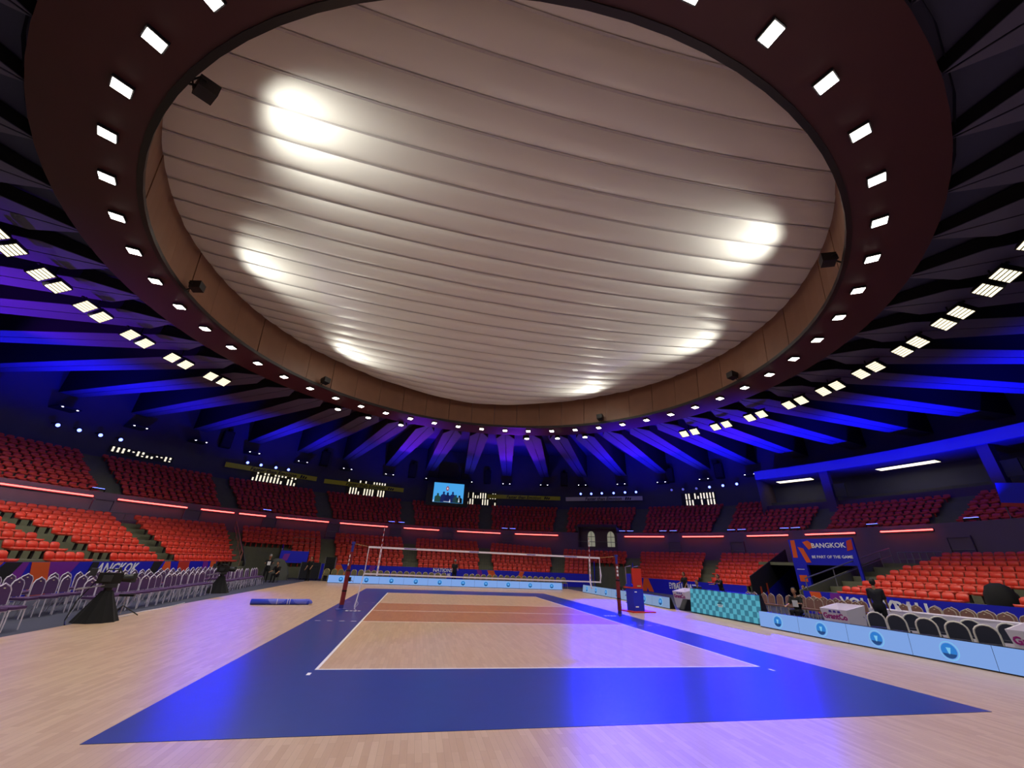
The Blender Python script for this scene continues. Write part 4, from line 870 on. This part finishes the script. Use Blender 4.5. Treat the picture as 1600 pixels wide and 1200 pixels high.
# ================================================================== CAMERAS AND TRIPODS
def tv_camera(loc, rz, label):
    o = empty('broadcast_camera', loc, rz, label, 'camera')     # lens to local +y
    n = 20; mb = MB(); prof = [(.46, 0), (.4, .12), (.29, .35), (.17, .6), (.12, .72)]
    for r_, z in prof:
        for j in range(n): k_ = r_*(1+(.06 if j % 2 else -.04)); mb.v.append((k_*cos(2*pi*j/n), k_*sin(2*pi*j/n), z))
    for i in range(4):
        for j in range(n): mb.f.append((i*n+j, i*n+(j+1) % n, (i+1)*n+(j+1) % n, (i+1)*n+j))
    mb.build('skirt', M['blackcloth'], o)
    MB().tube([(0, 0, .5), (0, 0, .82)], .09, 10).build('column', M['black'], o); MB().box(-.13, .13, -.16, .16, .8, .9).build('pan_head', M['dark'], o)
    bd = MB().box(-.12, .12, -.3, .2, .9, 1.16).build('camera_body', M['black'], o); MB().tube([(0, .2, 1.03), (0, .32, 1.03), (0, .44, 1.03)], [.09, .1, .12], 12).build('lens', M['black'], o)
    MB().box(-.1, .1, .4, .5, .93, 1.15).build('lens_hood', M['dark'], o)
    MB().tube([(0, -.2, 1.16), (0, -.15, 1.24), (0, .1, 1.24), (0, .15, 1.16)], .018, 5).build('carry_handle', M['black'], bd); MB().box(-.1, .1, -.5, -.36, 1.08, 1.26).build('viewfinder', M['dark'], o)
    for s_ in (-1, 1): MB().tube([(s_*.12, -.1, .86), (s_*.2, -.5, .78), (s_*.2, -.62, .76)], .016, 5).build('pan_bar', M['steel'], o)
    MB().box(.12, .2, -.2, .0, .95, 1.1).build('control_box', M['dark'], o); MB().tube([(0, -.3, .95), (.1, -.5, .5), (.3, -.55, .08), (.6, -.5, .02)], .015, 5).build('cable', M['black'], o)
    MB().box(-.02, .02, .05, .1, 1.17, 1.3).build('microphone', M['dark'], o)
    return o
tv_camera((-11.12, -3.72, 0), -pi/2+.5, 'black broadcast camera on a pleated skirted pedestal at the parquet edge by the BANGKOK lettering')
tv_camera((-12.25, 6.0, 0), -pi/2+.4, 'black broadcast camera on a skirted pedestal further along the chair rows')
o = empty('light_tripod', (-11.25, -2.55, 0), .3, 'low black folding tripod stand beside the skirted camera', 'tripod')
for k in range(3): MB().tube([(0, 0, .26), (.42*cos(2.1*k), .42*sin(2.1*k), .01)], .014, 5).build('leg', M['black'], o)
MB().tube([(0, 0, .05), (0, 0, .52)], .016, 6).build('centre_column', M['steel'], o); MB().box(-.17, .17, -.1, .1, .5, .56).build('tray', M['black'], o)
cb = MB().tube([(-11.2, -3.2, .012), (-11.05, -2.6, .012), (-11.2, -1.6, .012), (-11.12, -.4, .012), (-11.35, 1.2, .012)], .012, 5).build('floor_cable', M['white']); tag(cb, 'thin pale cable lying along the parquet edge', 'cable')
o = empty('covered_camera', (19.7, -4.9, .75), 1.2, 'bulky camera under a black cloth cover standing among the seats', 'camera')
cov = MB(); nn = 12
for r_, z in ((.38, .1), (.44, .4), (.4, .7), (.28, 1.0), (.1, 1.12)):
    for j in range(nn): k_ = r_*(1+.1*math.sin(j*2.3+z*3)); cov.v.append((k_*1.35*cos(2*pi*j/nn), k_*sin(2*pi*j/nn), z))
for i in range(4):
    for j in range(nn): cov.f.append((i*nn+j, i*nn+(j+1) % nn, (i+1)*nn+(j+1) % nn, (i+1)*nn+j))
cov.f.append(tuple(4*nn+j for j in range(nn))); cov.build('cloth_cover', M['blackcloth'], o, True)
for k in range(3): MB().tube([(0, 0, .3), (.6*cos(2.1*k+.4), .6*sin(2.1*k+.4), -.02)], .03, 5).build('leg', M['black'], o)
# gear in the corner exit on the left
def flight_case(loc, rz, sx, sy, sz, m, label):
    o = empty('flight_case', loc, rz, label, 'case'); MB().box(-sx/2, sx/2, -sy/2, sy/2, .1, sz*.75).build('body', M[m], o); MB().box(-sx/2, sx/2, -sy/2, sy/2, sz*.76, sz).build('lid', M[m], o)
    for x in (-1, 1):
        MB().box(x*sx/2-.02, x*sx/2+.02, -sy/2-.01, sy/2+.01, .1, sz).build('edge_trim', M['grey'], o)
        for y_ in (-1, 1): MB().lathe([(.04, 0), (.04, .1)], 8, (x*sx*.4, y_*sy*.4, 0)).build('caster', M['black'], o)
flight_case((-11.6, 20.6, 0), .2, 1.5, .8, 1.3, 'navy', 'large dark flight case in front of the blue exit drape'); flight_case((-10.2, 21.0, 0), .1, .8, .8, 1.75, 'blackwear', 'tall black flight case at the end of the gold-framed chairs')
o = empty('tarpaulin_heap', (-13.7, 18.9, 0), .3, 'grey tarpaulin draped over stacked gear in the corner exit', 'tarpaulin')
hp = MB(); nn = 14
for r_, z in ((1.0, 0), (.92, .4), (.7, .9), (.45, 1.35), (.2, 1.5)):
    for j in range(nn): k_ = r_*(1+.12*math.sin(j*1.9+z*2)); hp.v.append((k_*cos(2*pi*j/nn), k_*.7*sin(2*pi*j/nn), z))
for i in range(4):
    for j in range(nn): hp.f.append((i*nn+j, i*nn+(j+1) % nn, (i+1)*nn+(j+1) % nn, (i+1)*nn+j))
hp.f.append(tuple(4*nn+j for j in range(nn))); hp.build('sheet', M['tarp_grey'], o); MB().tube([(-1.0, -.1, .02), (0, -.72, .4), (1.0, -.1, .02)], .02, 5).build('tie_rope', M['steel'], o)
fl = empty('blue_flag_sheet', Pa(24.4, 122.4, 0), rad(122.4)-pi/2, 'blue sheet with magenta mark hung across the corner exit', 'banner'); MB().box(-1.1, 1.1, -.02, .02, 1.2, 2.1).build('cloth', M['bblue'], fl); MB().prism([(-.9, -.03, 1.4), (-.5, -.03, 1.35), (-.35, -.03, 1.9), (-.8, -.03, 1.85)], (0, .008, 0)).build('print', M['bpurple'], fl)
for x in (-1.05, 1.05): MB().tube([(x, .04, 0), (x, .04, 2.25)], .025, 5).build('pole', M['steel'], fl)

# ================================================================== PEOPLE
def capsule(mb, a, b, ra, rb_, n=8):
    a, b = Vector(a), Vector(b); t = (b-a); L_ = max(t.length, 1e-4); t = t/L_; rs, ps = [], []
    for k in range(4): an = pi/2*k/3.; ps.append(a-t*ra*cos(an)); rs.append(max(.0015, ra*sin(an)))
    for k in range(4): an = pi/2*k/3.; ps.append(b+t*rb_*sin(an)); rs.append(max(.0015, rb_*cos(an)))
    mb.tube(ps, rs, n)
def remeshed(mb, name, m, parent, vox):
    me = mb.mesh(name, m); t = bpy.data.objects.new('tmp', me); COL.objects.link(t)
    md = t.modifiers.new('r', 'REMESH'); md.mode = 'VOXEL'; md.voxel_size = vox; md.use_smooth_shade = True
    sm = t.modifiers.new('s', 'SMOOTH'); sm.iterations = 2; sm.factor = .4
    dg = bpy.context.evaluated_depsgraph_get(); me2 = bpy.data.meshes.new_from_object(t.evaluated_get(dg)); bpy.data.objects.remove(t)
    me2.materials.clear(); me2.materials.append(m); me2.name = name
    o = bpy.data.objects.new(name, me2); COL.objects.link(o); o.parent = parent; return o
def person(loc, rz, label, shirt, legs, pose='stand', arms=((.12, .12), (.12, .12)), hat=None, H=1.74, lean=0., vest=None):
    """local +y is forward; joints in metres for a 1.74 m figure"""
    o = empty('person', loc, rz, label, 'person'); k = H/1.74
    hip = .92*k if pose != 'sit' else .50
    def T(x, y, z):   # torso space above the hip, leaned forward
        return Vector((x, y*1.0+z*sin(lean), hip+z*cos(lean)))
    neck, head = T(0, 0, .52*k), T(0, .03, .72*k); J = {}
    for s_ in (-1, 1):
        J['sh', s_] = T(s_*.175*k, 0, .47*k); J['hp', s_] = Vector((s_*.09*k, 0, hip))
        f_, o_ = arms[0 if s_ < 0 else 1]      # forward swing, outward swing (radians); elbow bends with forward
        up = Vector((s_*sin(o_), sin(f_), -cos(f_)*cos(o_))).normalized(); J['el', s_] = J['sh', s_]+up*.29*k
        fo = Vector((s_*sin(o_)*.2, sin(min(1.7, f_*1.9+.25)), -cos(min(1.7, f_*1.9+.25)))).normalized(); J['wr', s_] = J['el', s_]+fo*.25*k; J['fd', s_] = fo
        if pose == 'sit': J['kn', s_] = Vector((s_*.11, .42, .50)); J['an', s_] = Vector((s_*.11, .44, .08))
        elif pose == 'walk': J['kn', s_] = Vector((s_*.09, .12+.1*s_, .50*k)); J['an', s_] = Vector((s_*.09, .16*s_, .08))
        else: J['kn', s_] = Vector((s_*.095*k, .015, .49*k)); J['an', s_] = Vector((s_*.1*k, -.02, .08))
    b = MB()
    capsule(b, T(0, 0, -.02), T(0, 0, .12*k), .125*k, .12*k); capsule(b, T(0, 0, .12*k), T(0, 0, .36*k), .12*k, .13*k)
    for s_ in (-1, 1):
        capsule(b, T(s_*.05, 0, .2*k), T(s_*.09*k, 0, .40*k), .1*k, .1*k); capsule(b, T(s_*.06, 0, .45*k), J['sh', s_], .07*k, .062*k)
        capsule(b, J['sh', s_], J['el', s_], .052*k, .042*k); capsule(b, J['el', s_], J['wr', s_], .041*k, .028*k)
        capsule(b, J['hp', s_], J['kn', s_], .085*k, .058*k); capsule(b, J['kn', s_], J['an', s_], .056*k, .038*k)
        capsule(b, J['an', s_]+Vector((0, -.03, -.04)), J['an', s_]+Vector((0, .16, -.05)), .035, .03)
        w_, fd = J['wr', s_], J['fd', s_]; sd_ = Vector((0, 1, 0)) if abs(fd.y) < .8 else Vector((s_, 0, 0)); sd_ = (sd_-fd*sd_.dot(fd)).normalized(); nrm = fd.cross(sd_)
        for j in (-1, 0, 1): capsule(b, w_+fd*.01+sd_*.016*j, w_+fd*.09+sd_*.026*j, .015, .014, 6)
        for j, L_ in zip((-1.5, -.5, .5, 1.5), (.06, .075, .08, .07)):
            r0 = w_+fd*.09+sd_*.0215*j; m_ = r0+fd*L_*.55+nrm*.008*s_; capsule(b, r0, m_, .0095, .009, 6); capsule(b, m_, m_+fd*L_*.42+nrm*.018*s_, .009, .0075, 6)
        th = w_+fd*.03+sd_*.035; capsule(b, th, th+fd*.035+sd_*.03, .012, .011, 6); capsule(b, th+fd*.035+sd_*.03, th+fd*.07+sd_*.035, .011, .009, 6)
    capsule(b, neck-Vector((0, 0, .04)), neck+Vector((0, .01, .08*k)), .055*k, .05*k)
    capsule(b, head+Vector((0, -.01, .02)), head+Vector((0, .015, .06*k)), .088*k, .082*k, 12); capsule(b, head+Vector((0, .035, -.06)), head+Vector((0, .03, .0)), .055, .075, 10)
    capsule(b, head+Vector((0, .095, .02)), head+Vector((0, .118, -.015)), .012, .015, 6)
    for s_ in (-1, 1): capsule(b, head+Vector((s_*.085, .0, .01)), head+Vector((s_*.085, -.01, -.03)), .016, .012, 6)
    body = remeshed(b, 'body', M['skin'], o, .0125)
    for s_ in (-1, 1):
        e = MB(); capsule(e, head+Vector((s_*.033, .093, .02)), head+Vector((s_*.034, .095, .02)), .011, .011, 6); e.build('eye', M['hair'], o)
    mo = MB(); capsule(mo, head+Vector((-.02, .092, -.06)), head+Vector((.02, .092, -.06)), .006, .006, 6); mo.build('mouth', M['post_red'], o)
    h = MB(); capsule(h, head+Vector((0, -.025, .02)), head+Vector((0, -.005, .075*k)), .096*k, .09*k, 12); capsule(h, head+Vector((0, -.06, -.03)), head+Vector((0, -.05, .04)), .06, .075, 10)
    remeshed(h, 'hair', M['hair'], o, .014)
    if hat:
        c_ = MB(); capsule(c_, head+Vector((0, -.01, .06)), head+Vector((0, 0, .085*k)), .1*k, .095*k, 12); c_.box(-.07, .07, .06, .19, head.z+.04, head.z+.055, Matrix.Translation((0, head.y, 0))); remeshed(c_, 'cap', M[hat], o, .016)
    s = MB(); capsule(s, T(0, 0, -.04), T(0, 0, .12*k), .142*k, .137*k); capsule(s, T(0, 0, .12*k), T(0, 0, .36*k), .137*k, .146*k)
    for s_ in (-1, 1):
        capsule(s, T(s_*.05, 0, .2*k), T(s_*.09*k, 0, .40*k), .115*k, .115*k); capsule(s, T(s_*.06, 0, .45*k), J['sh', s_], .085*k, .078*k); capsule(s, J['sh', s_], J['sh', s_].lerp(J['el', s_], .8), .07*k, .062*k)
    remeshed(s, 'shirt', M[shirt], o, .02)
    l = MB(); capsule(l, T(0, 0, -.07), T(0, 0, .04), .145*k, .138*k)
    for s_ in (-1, 1): capsule(l, J['hp', s_], J['kn', s_], .1*k, .075*k); capsule(l, J['kn', s_], J['an', s_]+Vector((0, 0, .03)), .074*k, .056*k)
    remeshed(l, 'trousers', M[legs], o, .02)
    for s_ in (-1, 1):
        f_ = MB(); a_ = J['an', s_]; capsule(f_, a_+Vector((0, -.035, -.035)), a_+Vector((0, .17, -.045)), .046, .036, 8); remeshed(f_, 'shoe', M['blackwear'], o, .015)
    if vest: v = MB(); v.box(-.1, .1, .145, .16, hip+.16, hip+.4); v.build('bib', M[vest], o)
    return o
person((13.7, -4.75, 0), rad(-60), 'person in dark clothes standing beside the long white table, seen from behind', 'navy', 'blackwear', arms=((.15, .15), (.1, .12)), lean=.12, H=1.80)
person((20.9, 5.0, 0), rad(110), 'person in a light blue shirt seated in front of the tunnel arch', 'lightblue', 'navy', 'sit', ((.7, .2), (.7, .2)), H=1.72, lean=.25)
person((12.6, -2.3, 0), rad(115), 'person in black with a white sleeve seated behind the end of the teal wall', 'blackwear', 'blackwear', 'sit', ((.8, .25), (.6, .2)), vest='whitewear')
person((15.2, 9.0, 0), rad(100), 'person in black standing below the seat block, nearest the banner lettering', 'blackwear', 'blackwear', 'stand', ((.2, .2), (.5, .2)), H=1.72)
person((14.2, 6.3, 0), rad(150), 'person in dark blue seated behind the white bin', 'bblue', 'navy', 'sit', ((.6, .2), (.7, .2)))
person((15.6, 5.9, 0), rad(95), 'person in black reaching forward behind the teal wall', 'blackwear', 'blackwear', 'stand', ((1.0, .2), (.7, .3)), lean=.2, H=1.7)
person((13.2, 4.9, 0), rad(130), 'person in black seated just behind the white bin by the teal wall', 'blackwear', 'blackwear', 'sit', ((.6, .2), (.7, .2)))
person((.35, 21.2, 0), rad(180), 'person in black standing in the gap between the gold-framed chair rows', 'blackwear', 'blackwear', 'stand', ((.5, .15), (.4, .15)), hat='capgrey', H=1.95)
person((-13.3, 15.6, 0), rad(200), 'person in cap and black jacket with white bib past the banquet chairs', 'blackwear', 'blackwear', 'stand', ((.9, .2), (.8, .2)), hat='capgrey', vest='whitewear', H=1.72)
person((-12.7, 16.0, 0), rad(170), 'person in black crouched on a seat beside the capped person', 'blackwear', 'blackwear', 'sit', ((.5, .2), (.6, .2)), lean=.3)
person((-11.2, 18.6, 0), rad(165), 'person in black standing before the large flight case', 'blackwear', 'blackwear', 'stand', ((.3, .12), (.2, .12)), H=1.7)
# stools for those seated
for x, y, z_, lab in ((20.9, 5.0, 0, 'light blue shirted person'), (12.6, -2.3, 0, 'person behind the teal wall end'), (14.2, 6.3, 0, 'person in dark blue'), (13.2, 4.9, 0, 'person just behind the white bin'), (-12.7, 16.0, 0, 'crouched person')):
    o = empty('stool', (x, y, 0), 0, 'plain black stool under the '+lab, 'stool'); MB().lathe([(.19, .36), (.2, .39), (.18, .41)], 12).build('seat', M['black'], o)
    for k in range(4): MB().tube([(.13*cos(k*pi/2+.8), .13*sin(k*pi/2+.8), .37), (.19*cos(k*pi/2+.8), .19*sin(k*pi/2+.8), 0)], .014, 5).build('leg', M['black'], o)
